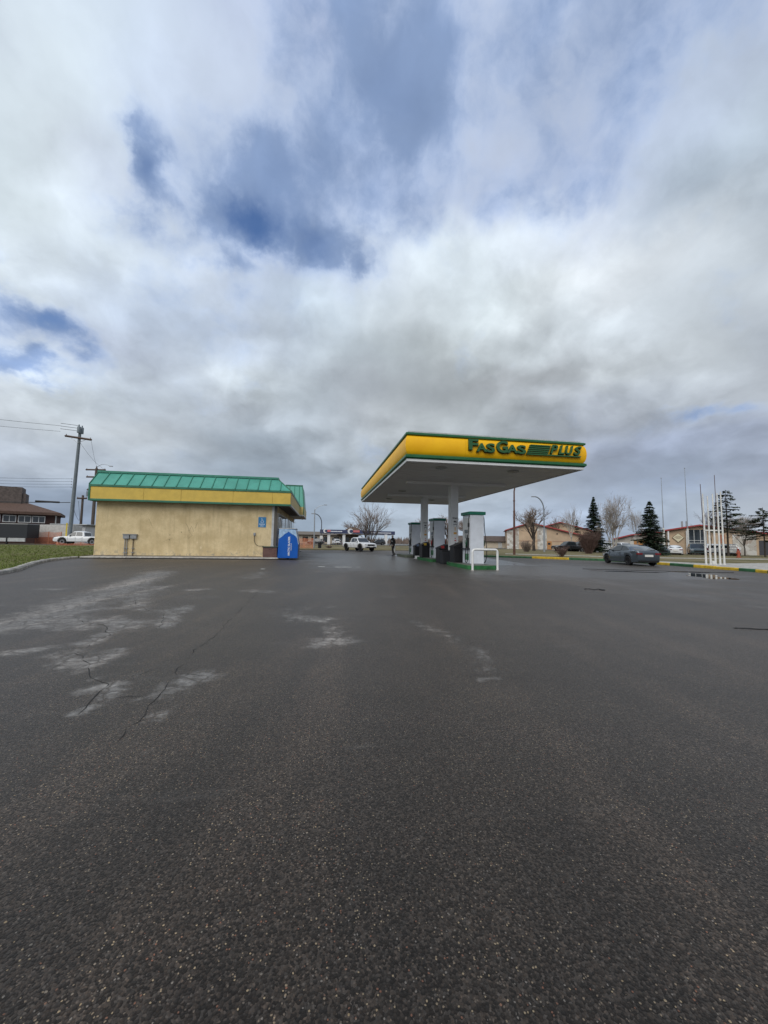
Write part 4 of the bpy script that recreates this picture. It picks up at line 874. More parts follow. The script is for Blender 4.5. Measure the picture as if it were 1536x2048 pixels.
def car(name, label, cat, loc, heading, sp, group=None):
    t = thing(name, label, cat, loc, heading, group)
    L, W = sp['L'], sp['W']; h = L / 2; belt, roof, bot = sp['belt'], sp['roof'], sp['bot']; pm = sp['paint']; rw = sp['rw']; wx = sp['wheels']
    ra = rw * 1.16
    xs = set(round(-h + L * i / 44, 3) for i in range(45))
    for w_ in wx:
        for k in range(-8, 9): xs.add(round(w_ + ra * math.sin(k * math.pi / 16), 3))
    xs = sorted(x for x in xs if -h <= x <= h)
    def hw(x):
        e = max(0.0, (abs(x) - (h - sp.get('nose', .7))) / sp.get('nose', .7)); return W / 2 * (1 - sp.get('taper', .16) * e * e)
    def arch(x):
        z = 0
        for w_ in wx:
            if abs(x - w_) < ra: z = max(z, rw + math.sqrt(ra * ra - (x - w_) ** 2))
        return z
    secs = []
    for x in xs:
        zt = interp(belt, x); zb = max(interp(bot, x), min(arch(x), zt - .12)); w = hw(x); d = zt - zb; sh = sp.get('shoulder', .08)
        cr = sp.get('crown', .035)
        half = [(0, zb), (w * .90, zb), (w * .985, zb + .03), (w, zb + d * .45), (w * .985, zt - sh), (w * .94, zt - .02), (w * .78, zt + cr * .5), (0, zt + cr)]
        secs.append([(x, y, z) for y, z in half] + [(x, -y, z) for y, z in half[-2:0:-1]])
    n = len(secs[0]); mb = MB(); mb.v = [p for s in secs for p in s]
    mb.f = [(i * n + k, i * n + (k + 1) % n, (i + 1) * n + (k + 1) % n, (i + 1) * n + k) for i in range(len(secs) - 1) for k in range(n)] + [tuple(range(n)), tuple(range((len(secs) - 1) * n, len(secs) * n))]
    body = mb.local('body', pm, t, smooth=True)
    iw = W / 2 - .26
    MB().box(-h + .3, h - .3, -iw, iw, interp(bot, 0) + .02, interp(belt, 0) - .2).local('underbody', M_UND, t)
    # greenhouse
    HR = max(z for _, z in roof); zb0 = interp(belt, (roof[0][0] + roof[-1][0]) / 2); wb = W / 2 * .935; wr = W / 2 * sp.get('tumble', .72)
    rx0, rx1 = roof[0][0], roof[-1][0]; gs = []
    nn = 26
    gx = sorted(set([rx0 + (rx1 - rx0) * i / nn for i in range(nn + 1)] + [p[0] for p in roof]))
    for x in gx:
        zr = interp(roof, x); zl = interp(belt, x) - .03; f = max(0, min(1, (zr - zb0) / (HR - zb0))); wt = wb + (wr - wb) * f
        half = [(wb, zl), (wt + .02, max(zr - .07, zl + .004)), (wt - .06, zr - .012), (0, zr + .012)]
        gs.append([(x, y, z) for y, z in half] + [(x, -y, z) for y, z in half[-2::-1]])
    n = len(gs[0]); mb = MB(); mb.v = [p for s in gs for p in s]
    mb.f = [(i * n + k, i * n + k + 1, (i + 1) * n + k + 1, (i + 1) * n + k) for i in range(len(gs) - 1) for k in range(n - 1)] + [tuple(range(n)), tuple(range((len(gs) - 1) * n, len(gs) * n))]
    mb.local('cabin', sp.get('roofpaint', pm), t, smooth=True)
    sy = lambda z: wb + (wr - wb) * max(0, min(1, (z - zb0) / (HR - zb0))) + .012
    for poly in sp['win']:
        for s in (1, -1):
            vs = [(x, s * sy(z), z) for x, z in poly] + [(x, s * (sy(z) - .02), z) for x, z in poly]; m = len(poly)
            MB().add(vs, [tuple(range(m)), tuple(range(2 * m - 1, m - 1, -1))] + [(i, (i + 1) % m, m + (i + 1) % m, m + i) for i in range(m)]).local('side_window', M_CGL, t)
    def screen(p0, p1, nm, wlo, whi):
        a, b = Vector((p0[0], 0, p0[1])), Vector((p1[0], 0, p1[1])); d = (b - a); nrm = Vector((d.z, 0, -d.x)).normalized()
        if nrm.z < 0: nrm = -nrm
        a2, b2 = a + d * .10 + nrm * .014, a + d * .93 + nrm * .016
        q = [Vector((a2.x, wlo, a2.z)), Vector((a2.x, -wlo, a2.z)), Vector((b2.x, -whi, b2.z)), Vector((b2.x, whi, b2.z))]
        MB().add(q + [v - nrm * .02 for v in q], [(0, 1, 2, 3), (7, 6, 5, 4), (0, 4, 5, 1), (1, 5, 6, 2), (2, 6, 7, 3), (3, 7, 4, 0)]).local(nm, M_CGL, t)
    screen(roof[-1], sp['ws'], 'windscreen', wb * .86, wr * .92); screen(roof[0], sp['rs'], 'rear_window', wb * .80, wr * .86)
    # wheels
    for w_ in wx:
        for s in (1, -1):
            yo = s * (W / 2 - .02); yi = s * (W / 2 - .24); lo, hi = min(yo, yi), max(yo, yi)
            hub = MB().lathe([(rw * .25, 0), (rw * .25, hi - lo - .02)], (w_, lo + .01, rw), 10, 'y').local('wheel', M_UND, t)
            MB().lathe([(rw * .62, 0), (rw * .93, .0), (rw, .035), (rw, hi - lo - .035), (rw * .93, hi - lo), (rw * .62, hi - lo), (rw * .62, 0)], (w_, lo, rw), 22, 'y').local('tyre', M_TYRE, hub, smooth=True)
            rm = MB(); yf = yo - s * .03
            rm.lathe([(rw * .60, 0), (rw * .64, .012), (rw * .64, .02), (rw * .56, .022), (rw * .54, .012)], (w_, min(yf, yf - s * .02), rw), 20, 'y')
            for k in range(5):
                a = 2 * math.pi * k / 5; c, si = math.cos(a), math.sin(a); e = .035
                q = [(w_ + c * r - si * o, yf + s * dd, rw + si * r + c * o) for r, o, dd in ((.03, -e, .0), (.03, e, .0), (rw * .6, e * .8, .01), (rw * .6, -e * .8, .01), (.03, -e, -.03), (.03, e, -.03), (rw * .6, e * .8, -.02), (rw * .6, -e * .8, -.02))]
                rm.add(q, [(0, 1, 2, 3), (7, 6, 5, 4), (0, 4, 5, 1), (1, 5, 6, 2), (2, 6, 7, 3), (3, 7, 4, 0)])
            rm.local('rim', sp.get('rim', M_RIM), hub)
    for x, y0, y1, z0, z1, m, nm in sp['bits']:
        for s in ((1, -1) if y0 > 0.001 else (1,)):
            a, b = (y0, y1) if s == 1 else (-y1, -y0)
            if y0 <= 0.001: a, b = -y1, y1
            MB().box(x - .05, x + .05, a, b, z0, z1, 0.012).local(nm, m, t)
    for s in (1, -1):
        MB().box(sp['mir'] - .07, sp['mir'] + .05, min(s * (wb + .02), s * (wb + .17)), max(s * (wb + .02), s * (wb + .17)), zb0 + .02, zb0 + .02 + sp.get('mirh', .11), .02).local('mirror', pm, t)
    for x, z in sp.get('handles', ()):
        for s in (1, -1): MB().box(x - .08, x + .08, min(s * (hw(x) * .985), s * (hw(x) + .025)), max(s * (hw(x) * .985), s * (hw(x) + .025)), z, z + .03).local('door_handle', sp.get('hpaint', pm), t)
    for x in sp.get('gaps', ()):
        for s in (1, -1):
            MB().box(x - .006, x + .006, min(s * hw(x) * .97, s * (hw(x) + .003)), max(s * hw(x) * .97, s * (hw(x) + .003)), interp(bot, x) + .12, zb0 - .06).local('door_seam', M_UND, t)
    return t
def sedan_spec(p, **k):
    L = 4.35; h = L / 2
    d = dict(L=L, W=1.76, paint=p, rw=.315, wheels=(1.33, -1.30), nose=.9, taper=.22, tumble=.66,
             belt=[(-h, .86), (-h + .06, .98), (-1.6, 1.0), (-.9, .98), (0, .92), (.75, .90), (1.2, .84), (1.8, .72), (h - .05, .60), (h, .52)],
             bot=[(-h, .42), (-h + .1, .24), (-1.7, .19), (1.7, .19), (h - .1, .22), (h, .34)],
             roof=[(-1.92, 1.0), (-1.2, 1.27), (-.6, 1.375), (-.1, 1.40), (.35, 1.35), (1.30, .86)], ws=(.42, 1.33), rs=(-.95, 1.32),
             win=[[(-.42, .98), (.72, .93), (.80, .96), (.28, 1.25), (-.1, 1.31), (-.44, 1.31)], [(-.50, .985), (-.50, 1.31), (-.9, 1.25), (-1.35, 1.06), (-1.2, 1.0)]],
             mir=.68, handles=((-.30, .78), (-1.05, .80)), gaps=(.86, -.46),
             bits=[(-h + .03, .40, .76, .74, .86, M_RED, 'tail_light'), (-h + .0, .0, .26, .60, .74, M_PLATE, 'licence_plate'), (-h + .06, .0, .62, .24, .36, M_UND, 'bumper_insert'), (h - .12, .46, .74, .56, .68, M_HEAD, 'headlight'), (h - .03, .0, .45, .30, .50, M_UND, 'grille')])
    d.update(k); return d
def pickup_spec(p, **k):
    L = 5.35; h = L / 2
    d = dict(L=L, W=1.90, paint=p, rw=.40, wheels=(1.65, -1.62), nose=.5, taper=.10, tumble=.76, crown=.02,
             belt=[(-h, 1.08), (-.55, 1.10), (-.5, 1.12), (.95, 1.10), (1.2, 1.11), (2.1, 1.05), (h - .08, .98), (h, .86)],
             bot=[(-h, .62), (-h + .15, .52), (-1.9, .46), (1.9, .46), (h - .15, .44), (h, .54)],
             roof=[(-.72, 1.11), (-.60, 1.66), (-.3, 1.74), (.3, 1.75), (.55, 1.70), (1.22, 1.10)], ws=(.56, 1.69), rs=(-.62, 1.60),
             win=[[(.26, 1.15), (1.02, 1.14), (.62, 1.60), (.26, 1.65)], [(.18, 1.15), (.18, 1.65), (-.36, 1.64), (-.46, 1.50), (-.50, 1.15)]],
             mir=.86, mirh=.17, handles=((.22, .92), (-.46, .92)), gaps=(1.05, .22, -.54),
             bits=[(h - .02, .0, .52, .72, .92, M_UND, 'grille'), (h - .06, .56, .88, .80, .93, M_HEAD, 'headlight'), (h + .0, .0, .70, .48, .60, M_UND, 'bumper_insert'), (h + .06, .0, .2, .56, .64, M_PLATE, 'licence_plate'), (-h + .0, .74, .90, .80, 1.04, M_RED, 'tail_light'), (-h - .02, .0, .80, .50, .62, M_RIM, 'rear_bumper')])
    d.update(k); return d
def suv_spec(p, **k):
    L = 4.5; h = L / 2
    d = dict(L=L, W=1.84, paint=p, rw=.35, wheels=(1.36, -1.36), nose=.6, taper=.14, tumble=.74,
             belt=[(-h, .98), (-h + .05, 1.02), (.9, 1.0), (1.3, .98), (h - .15, .86), (h, .70)], bot=[(-h, .46), (-h + .12, .32), (h - .12, .28), (h, .42)],
             roof=[(-2.18, 1.02), (-1.95, 1.52), (-1.5, 1.64), (-.3, 1.68), (.25, 1.62), (1.15, .99)], ws=(.30, 1.59), rs=(-1.97, 1.48),
             win=[[(-.15, 1.06), (.80, 1.03), (.24, 1.52), (-.15, 1.56)], [(-.22, 1.06), (-.22, 1.56), (-1.05, 1.55), (-1.05, 1.06)], [(-1.13, 1.06), (-1.13, 1.55), (-1.65, 1.50), (-1.85, 1.10)]],
             mir=.72, mirh=.15, handles=((-.08, .88), (-.95, .88)), gaps=(.92, -.18, -1.08),
             bits=[(-h + .02, .62, .86, .78, 1.06, M_RED, 'tail_light'), (-h + .0, .0, .26, .66, .78, M_PLATE, 'licence_plate'), (-h + .0, .0, .75, .36, .50, M_UND, 'bumper_insert'), (h - .06, .56, .82, .70, .84, M_HEAD, 'headlight'), (h - .02, .0, .50, .50, .70, M_UND, 'grille')])
    d.update(k); return d
P_GREY = paint('grey_car_paint', (0.075, 0.092, 0.11), 0.2, 0.3); P_WHITE = paint('white_car_paint', (0.72, 0.73, 0.74), 0.3); P_DGRN = paint('dark_green_car_paint', (0.05, 0.075, 0.08), 0.3, 0.3)
P_BLACK = paint('black_car_paint', (0.018, 0.018, 0.02), 0.3); P_SILV = paint('silver_car_paint', (0.42, 0.42, 0.41), 0.3, 0.4)
car('parked_sedan', 'dark grey sedan with black wheels parked by the painted kerb', 'car', (21.5, 24.1, 0), R_(78.4), sedan_spec(P_GREY, rim=M_RIMB))
M_FLARE = mat('grey_flare', (0.16, 0.155, 0.15), 0.7)
tac = car('pickup_truck', 'white crew cab pickup with dark wheels crossing behind the store', 'pickup', (4.9, 49.3, 0), R_(-62), pickup_spec(P_WHITE, rim=M_RIMB, rw=.45))
for x in (1.65, -1.62):
    for s in (1, -1):
        pts = [(x + .53 * math.cos(a), s * .965, .45 + .53 * math.sin(a)) for a in [R_(-8 + 196 * i / 14) for i in range(15)]]
        MB().tube(pts, .055, 6).local('fender_flare', M_FLARE, tac)
GP = 'vehicles parked by the red roofed building'
car('pickup_truck', 'black pickup with open bed parked in front of the tan double gable building', 'pickup', (40.2, 57.3, 0), R_(172), pickup_spec(P_BLACK), GP)
car('pickup_truck', 'low black pickup half hidden behind the bare brown bush', 'pickup', (43.2, 58.4, 0), R_(168), pickup_spec(P_BLACK), GP)
car('pickup_truck', 'white pickup between brown bush and dark spruce trunk', 'pickup', (45.4, 55.8, 0), R_(186), pickup_spec(P_WHITE), GP)
car('parked_suv', 'white SUV seen above the grey sedan roof, beyond the birches', 'car', (50.8, 57.8, 0), R_(255), suv_spec(P_WHITE), GP)
car('parked_suv', 'grey green SUV just right of the grey sedan by the spruce', 'car', (44.0, 44.8, 0), R_(246), suv_spec(P_DGRN), GP)
car('parked_car', 'white sedan seen from behind below the diamond sign', 'car', (48.0, 45.9, 0), R_(48), sedan_spec(P_WHITE), GP)
car('parked_suv', 'dark green SUV below the dark glass entrance', 'car', (52.4, 46.6, 0), R_(228), suv_spec(P_DGRN), GP)
car('parked_car', 'white hatchback mostly hidden by the leaning white poles', 'car', (55.6, 47.3, 0), R_(50), suv_spec(P_WHITE), GP)
car('parked_van', 'cream minivan just right of the leaning white poles', 'car', (54.2, 43.8, 0), R_(45), suv_spec(P_SILV, L=4.5), GP)
car('parked_suv', 'white SUV in front of the pale stone wall', 'car', (61.9, 49.6, 0), R_(225), suv_spec(P_WHITE), GP)
car('pickup_truck', 'white pickup behind the grey utility pole, left of the store', 'pickup', (-34.1, 62.2, 0.02), R_(181), pickup_spec(P_WHITE, rw=.44)).scale = (1.16, 1.16, 1.16)

# ------------------------------------------------------------------ the walking person
def person():
    t = thing('person', 'person in black hooded jacket and dark trousers walking past the farthest pump', 'person', (6.6, 34.8, 0), R_(208))
    J = {}; E = []; Rr = {}
    def j(n, co, r, par=None):
        J[n] = Vector(co); Rr[n] = r
        if par: E.append((par, n))
    # x forward, y left; mid stride
    j('pelvis', (0, 0, .92), (.16, .13)); j('waist', (.01, 0, 1.08), (.165, .125), 'pelvis'); j('chest', (.03, 0, 1.30), (.19, .14), 'waist'); j('neckb', (.04, 0, 1.46), (.10, .09), 'chest'); j('neck', (.06, 0, 1.53), (.058, .058), 'neckb')
    j('chin', (.085, 0, 1.60), (.072, .068), 'neck'); j('head', (.085, 0, 1.68), (.088, .08), 'chin'); j('crown', (.075, 0, 1.755), (.06, .055), 'head')
    for s, n, kx, fx, hx in ((1, 'l', .16, -.02, .12), (-1, 'r', -.02, -.30, -.04)):
        j('hip' + n, (0, s * .10, .86), (.105, .10), 'pelvis'); j('knee' + n, (kx, s * .10, .50), (.075, .072), 'hip' + n)
        j('ank' + n, (fx + (.06 if s > 0 else 0), s * .10, .10 if s > 0 else .13), (.052, .05), 'knee' + n); j('toe' + n, (fx + (.24 if s > 0 else .17), s * .11, .045), (.045, .035), 'ank' + n)
        j('sh' + n, (.03, s * .19, 1.42), (.085, .085), 'chest'); j('elb' + n, (-.02 + (.0 if s > 0 else .03), s * .26, 1.14), (.062, .062), 'sh' + n); j('wri' + n, (.16, s * .23, .96), (.042, .042), 'elb' + n); j('palm' + n, (.22, s * .22, .90), (.038, .025), 'wri' + n)
        for q in range(4): j('f%d%s' % (q, n), (.275 + .008 * (q in (1, 2)), s * (.195 + .017 * q), .835 + .006 * abs(q - 1)), (.010, .010), 'palm' + n)
        j('th' + n, (.25, s * .185, .90), (.011, .011), 'palm' + n)
    names = list(J); me = bpy.data.meshes.new('figure'); me.from_pydata([J[k] for k in names], [(names.index(a), names.index(b)) for a, b in E], [])
    o = bpy.data.objects.new('figure', me); COL.objects.link(o)
    sk = o.modifiers.new('skin', 'SKIN'); sk.use_smooth_shade = True
    for i, k in enumerate(names): me.skin_vertices[0].data[i].radius = Rr[k]; me.skin_vertices[0].data[i].use_root = (k == 'pelvis')
    sb = o.modifiers.new('sub', 'SUBSURF'); sb.levels = 1; sb.render_levels = 1
    dg = bpy.context.evaluated_depsgraph_get(); dg.update(); m2 = bpy.data.meshes.new_from_object(o.evaluated_get(dg)); bpy.data.objects.remove(o)
    m2.materials.clear()
    for m in (mat('black_jacket', (0.010, 0.010, 0.011), 0.85), mat('dark_trousers', (0.018, 0.018, 0.022), 0.85), mat('skin_tone', (0.30, 0.19, 0.14), 0.55), mat('dark_shoes', (0.015, 0.014, 0.014), 0.6)): m2.materials.append(m)
    for p in m2.polygons:
        c = p.center; p.use_smooth = True
        p.material_index = 2 if c.z > 1.53 or (c.x > .185 and .80 < c.z < .97 and abs(c.y) > .15) else 3 if c.z < .10 else 1 if c.z < .93 else 0
    link('body', m2, t)
    MB().lathe([(.0, 1.785), (.05, 1.78), (.092, 1.74), (.098, 1.69), (.094, 1.675), (.0, 1.70)][::-1], (.07, 0, 0), 14).local('cap', mat('grey_cap', (0.34, 0.32, 0.30), 0.8), t, smooth=True)
    MB().prism([(.12, -.07), (.22, -.05), (.235, 0), (.22, .05), (.12, .07)], 1.685, 1.70, 'z').local('cap_peak', MATS['grey_cap'], t)
    hd = MB().lathe([(.10, 1.43), (.14, 1.47), (.13, 1.53), (.09, 1.56), (.075, 1.53)], (.03, 0, 0), 14).local('hood', MATS['black_jacket'], t, smooth=True)
    MB().lathe([(.012, 0), (.018, .02), (.006, .05)], (.165, 0, 1.645), 6).local('nose', MATS['skin_tone'], t)
    MB().box(-.155, .17, -.165, .165, .925, .955, .01).local('white_waistband', mat('white_hem', (0.5, 0.5, 0.5), 0.8), t)
    for s in (1, -1): MB().tube([(.0, s * .205, .85), (.07 if s > 0 else -.01, s * .178, .52), (-.0 if s > 0 else -.2, s * .155, .2)], .012, 5).local('trouser_stripe', MATS['white_hem'], t)
    MB().box(.16, .20, .02, .10, 1.22, 1.33, .01).local('chest_print', MATS['white_hem'], t)
    t.scale = (1.06, 1.06, 1.06)
    return t
person()

# ------------------------------------------------------------------ trees
M_BARK = mat('grey_bark', (0.13, 0.105, 0.085), 0.95, var=0.3, vscale=8); M_BIRCH = mat('pale_bark', (0.46, 0.43, 0.38), 0.9, var=0.35, vscale=10); M_TWIG = mat('brown_twigs', (0.22, 0.17, 0.14), 0.95, var=0.3, vscale=0.8)
M_TWIGP = mat('pale_twigs', (0.32, 0.275, 0.235), 0.95, var=0.3, vscale=0.8); M_TWIGR = mat('red_brown_twigs', (0.13, 0.082, 0.068), 0.95, var=0.4, vscale=3); M_DBARK = mat('dark_bark', (0.055, 0.045, 0.038), 0.95, var=0.3)
M_NEED = mat('spruce_needles', (0.040, 0.064, 0.034), 0.8, var=0.55, vscale=2.5); M_PINE = mat('pine_needles', (0.065, 0.082, 0.046), 0.8, var=0.5, vscale=2.0)
def bare_tree(loc, h, r, label, seed, thin=0, trunks=1, spread=0.55, bole=.28, bark=None, twig=None, levels=4, lean=0.0, group='bare trees', trunk_r=None, name='bare_tree', cat='tree', fat=1.0):
    rnd = random.Random(seed); t = thing(name, label, cat, loc, 0, group); wood = MB(); fine = MB()
    tr = trunk_r or h * .022
    def grow(p, d, ln, rad, lv):
        n = 4 if lv < 2 else 3; pts = [p]; q = p.copy(); dd = d.copy()
        for i in range(n):
            dd = (dd + Vector((rnd.gauss(0, .10), rnd.gauss(0, .10), rnd.gauss(.03, .06)))).normalized(); q = q + dd * ln / n; pts.append(q.copy())
        rr = [rad * (1 - .45 * i / n) for i in range(n + 1)]
        (wood if lv < 2 else fine).tube(pts, [max(x, .008 * fat) for x in rr], 6 if lv == 0 else 4 if lv < 3 else 3, cap=False)
        if lv >= levels: return
        kids = rnd.randint(5, 6) if lv < 2 else rnd.randint(4, 5) if lv < levels - 1 else rnd.randint(3, 4)
        for k in range(max(2, kids - thin)):
            u = rnd.uniform(.35, 1.0) if lv else rnd.uniform(bole / .75, 1.0)
            b = pts[min(int(u * n), n)] if u < 1 else pts[-1]
            i0 = min(int(u * n), n - 1); b = pts[i0].lerp(pts[i0 + 1], u * n - i0)
            ax = dd.orthogonal().normalized(); ax.rotate(Matrix.Rotation(rnd.uniform(0, 6.283), 3, dd))
            nd = (dd * math.cos(spread * rnd.uniform(.6, 1.3)) + ax * math.sin(spread * rnd.uniform(.7, 1.5))).normalized()
            if nd.z < -.1: nd.z *= -.4; nd.normalize()
            grow(b, nd, ln * rnd.uniform(.48, .70), rad * rnd.uniform(.42, .6), lv + 1)
    bh = h * bole
    if trunks == 1:
        wood.tube([(0, 0, -.05), (rnd.gauss(0, .02) * h, rnd.gauss(0, .02) * h, bh * .6), (rnd.gauss(0, .02) * h, 0, bh * 1.15)], [tr * 1.25, tr, tr * .85], 8, cap=False)
    nl = 7 if trunks == 1 else trunks
    for k in range(nl):
        a = 2 * math.pi * k / nl + rnd.uniform(-.35, .35); ln = rnd.uniform(.25, .62) if trunks == 1 else .10 + lean * rnd.uniform(.5, 1.4)
        if k == 0 and trunks == 1: ln = .06
        d = Vector((math.cos(a) * ln, math.sin(a) * ln, 1)).normalized(); z0 = rnd.uniform(.8, 1.15) * bh if trunks == 1 else -.05
        grow(Vector((math.cos(a) * .10 * (trunks > 1), math.sin(a) * .10 * (trunks > 1), z0)), d, (h - max(z0, 0)) * (.55 if trunks == 1 else .5), tr * (.62 if trunks == 1 else 1), 0 if trunks > 1 else 1)
    zmax = sorted(v[2] for v in fine.v)[int(len(fine.v) * .997)]; s = h / zmax; wmax = sorted(math.hypot(v[0], v[1]) for v in fine.v)[int(len(fine.v) * .985)]; sx = r / wmax
    for m in (wood, fine): m.v = [(x * (sx if z > h * .2 else 1 + (sx - 1) * max(z, 0) / (h * .2)), y * (sx if z > h * .2 else 1 + (sx - 1) * max(z, 0) / (h * .2)), z * s) for x, y, z in m.v]
    wood.local('trunk', bark or M_BARK, t, smooth=True, fix=False); c = fine.local('crown', twig or M_TWIG, t, fix=False); c['kind'] = 'stuff'
    return t
def conifer(loc, h, r, label, seed, m=None, gap=0.0, base=.06, group='evergreen trees', power=1.0, droop=.25, dens=1.0):
    rnd = random.Random(seed); t = thing('spruce_tree' if gap < .3 else 'pine_tree', label, 'tree', loc, 0, group); tr = MB(); nd = MB()
    tr.tube([(0, 0, -.05), (rnd.uniform(-.05, .05), 0, h * .5), (0, 0, h)], [h * (.022 if gap < .3 else .015), h * .010, .015], 8)
    nw = int(h * 5.2 * dens)
    for i in range(nw):
        u = (i + rnd.uniform(-.3, .3)) / nw; z = h * (base + (1 - base) * u)
        R0 = r * (1 - u) ** power * rnd.uniform(.72, 1.12) + .04
        if u < .12: R0 *= .82
        for k in range(rnd.randint(6, 9) if gap < .3 else rnd.randint(4, 6)):
            if rnd.random() < gap * .5: continue
            a = rnd.uniform(0, 6.283); L = R0 * rnd.uniform(.7, 1.1); ca, sa = math.cos(a), math.sin(a)
            ns = max(3, int(L / .16))
            tr.tube([(0, 0, z), (ca * L * .6, sa * L * .6, z - droop * L * .45), (ca * L, sa * L, z - droop * L * .4)], [.02, .012, .006], 3, cap=False)
            for s in range(ns):
                v = (s + .6) / ns; px, py, pz = ca * L * v, sa * L * v, z - droop * L * (v * .75 - .35 * v * v * v)
                if gap > .3 and v < .35: continue
                w = (.14 + .24 * (1 - v) + .08) * (1.0 if gap < .3 else .95)
                for q in range(9 if gap < .3 else 8):
                    b = a + rnd.choice((-1, 1)) * rnd.uniform(.35, 1.2); l2 = w * rnd.uniform(.7, 1.5) * min(1.0, .25 + (1 - u) * 3.0); hx, hy = math.cos(b) * l2, math.sin(b) * l2
                    dz = rnd.uniform(-.20, .09); e = rnd.uniform(.045, .10)
                    nd.quad((px - hy * e / l2, py + hx * e / l2, pz + rnd.uniform(-.03, .03)), (px + hy * e / l2, py - hx * e / l2, pz - .02), (px + hx, py + hy, pz + dz))
    tr.local('trunk', M_DBARK, t, fix=False); c = nd.local('crown', m or M_NEED, t, fix=False); c['kind'] = 'stuff'
    return t
def shrub(loc, h, r, label, seed, m=None, n=60, group='leafless shrubs'):
    rnd = random.Random(seed); t = thing('shrub', label, 'shrub', loc, 0, group); st = MB(); tw = MB()
    for i in range(n):
        a = rnd.uniform(0, 6.283); k = rnd.random() ** .6; d = Vector((math.cos(a) * k * r / h, math.sin(a) * k * r / h, 1)); ln = h * rnd.uniform(.6, 1.0)
        p0 = Vector((math.cos(a) * k * r * .25, math.sin(a) * k * r * .25, -.03)); p1 = p0 + d * ln * .5 + Vector((rnd.gauss(0, .05), rnd.gauss(0, .05), 0)) * h; p2 = p0 + d * ln
        (st).tube([p0, p1, p2], [.020, .014, .006], 3, cap=False)
        for q in range(9):
            u = rnd.uniform(.3, 1); b = p0.lerp(p2, u); e = b + Vector((rnd.gauss(0, .22), rnd.gauss(0, .22), rnd.uniform(.05, .35))) * h * .5
            tw.tube([b, e], [.010, .004], 3, cap=False)
            for w in range(3):
                c = b.lerp(e, rnd.uniform(.3, 1)); tw.tube([c, c + Vector((rnd.gauss(0, .1), rnd.gauss(0, .1), rnd.uniform(-.02, .2))) * h * .5], [.007, .003], 3, cap=False)
    st.local('stems', m or M_TWIGR, t, fix=False); c = tw.local('twigs', m or M_TWIGR, t, fix=False); c['kind'] = 'stuff'
    return t
bare_tree((7.7, 62, .05), 7.6, 3.9, 'wide spreading bare tree right behind the white pickup truck', 11, trunks=8, spread=.45, levels=4, trunk_r=.10, lean=.55, bark=M_DBARK, fat=.8, thin=1)
bare_tree((34.6, 58.5, .05), 7.3, 2.9, 'round bare tree with a thick dark trunk before the tan building', 5, spread=.6, bark=M_DBARK, trunk_r=.22, levels=4)
bare_tree((41.4, 58.5, .05), 7.7, 2.6, 'slim pale bare tree left of the tall dark spruce', 8, spread=.5, bark=M_BIRCH, twig=M_TWIGP, trunk_r=.10)
bare_tree((42.7, 50.6, .05), 8.5, 3.0, 'tall pale birch clump with several trunks right of the tall spruce', 21, trunks=5, spread=.5, levels=4, bark=M_BIRCH, twig=M_TWIGP, trunk_r=.11, lean=.16)
bare_tree((41.6, 45.2, .05), 6.0, 1.7, 'slender young birch left of the smaller spruce', 23, spread=.42, bark=M_BIRCH, twig=M_TWIGP, trunk_r=.07)
bare_tree((54.2, 46.0, .05), 6.4, 2.2, 'thin young bare tree before the dark glass entrance', 29, spread=.6, twig=M_TWIGR, trunk_r=.05, levels=4)
bare_tree((57.4, 44.2, .05), 5.6, 2.4, 'pale bare tree between the two shaggy pines', 31, spread=.6, twig=M_TWIGP, trunk_r=.07, levels=5)
for i, (x, y, h, r, lab) in enumerate(((-10.5, 118, 10, 4.5, 'bare tree beyond the orange fence beside the store corner'), (13, 160, 9, 5, 'faint bare tree over the far station roof'), (33, 120, 9, 5, 'bare tree behind the farthest pump'), (38, 112, 9.5, 5.5, 'bare tree seen between the two canopy columns'), (43, 108, 9.0, 5, 'bare tree right behind the nearest pump'), (50, 125, 10, 5.5, 'bare tree above the low beige building'), (63, 95, 8.6, 3.5, 'bare tree behind the right gable of the tan building'))):
    bare_tree((x, y, 0), h, r, lab, 40 + i, spread=.6, levels=4, twig=M_TWIG, trunk_r=.22, fat=2.2, group='distant bare trees')
conifer((40.6, 52, .05), 8.5, 2.35, 'tall dark spruce between brown bush and pale birches', 3, droop=.35)
conifer((40.6, 42, .05), 6.9, 2.35, 'shorter dark spruce just right of the grey sedan', 4, droop=.35, power=.85)
conifer((52.0, 42, .05), 8.7, 2.4, 'shaggy open pine right of the leaning white poles', 6, m=M_PINE, gap=.55, base=.36, power=.55, droop=.1, dens=.8)
conifer((55.0, 40, .05), 6.3, 2.6, 'shaggy dark pine at the right picture edge', 9, m=M_PINE, gap=.5, base=.34, power=.5, droop=.15, dens=.85)
for i, (x, y, h) in enumerate(((61, 84, 7.2), (67, 84, 7.0))):
    conifer((x, y, 0), h, 1.6, ['left of two distant spruces over the low red roof', 'right of two distant spruces over the low red roof'][i], 60 + i, dens=.6, group='distant spruces')
shrub((29.4, 51.8, .08), 1.65, 1.1, 'pale brown leafless shrub between brown and grey lamp posts', 1, M_TWIG, 70)
shrub((22.9, 34.0, .10), 1.05, .7, 'small leafless shrub beside the yellow kerb stretch', 2, M_TWIGR, 45)
shrub((34.6, 45.4, .08), 2.9, 1.35, 'big red brown leafless bush left of the tall spruce', 3, M_TWIGR, 190)
shrub((1.3, 60, .05), .5, .8, 'low dark shrub on the median left of the pickup', 5, M_TWIGR, 30)
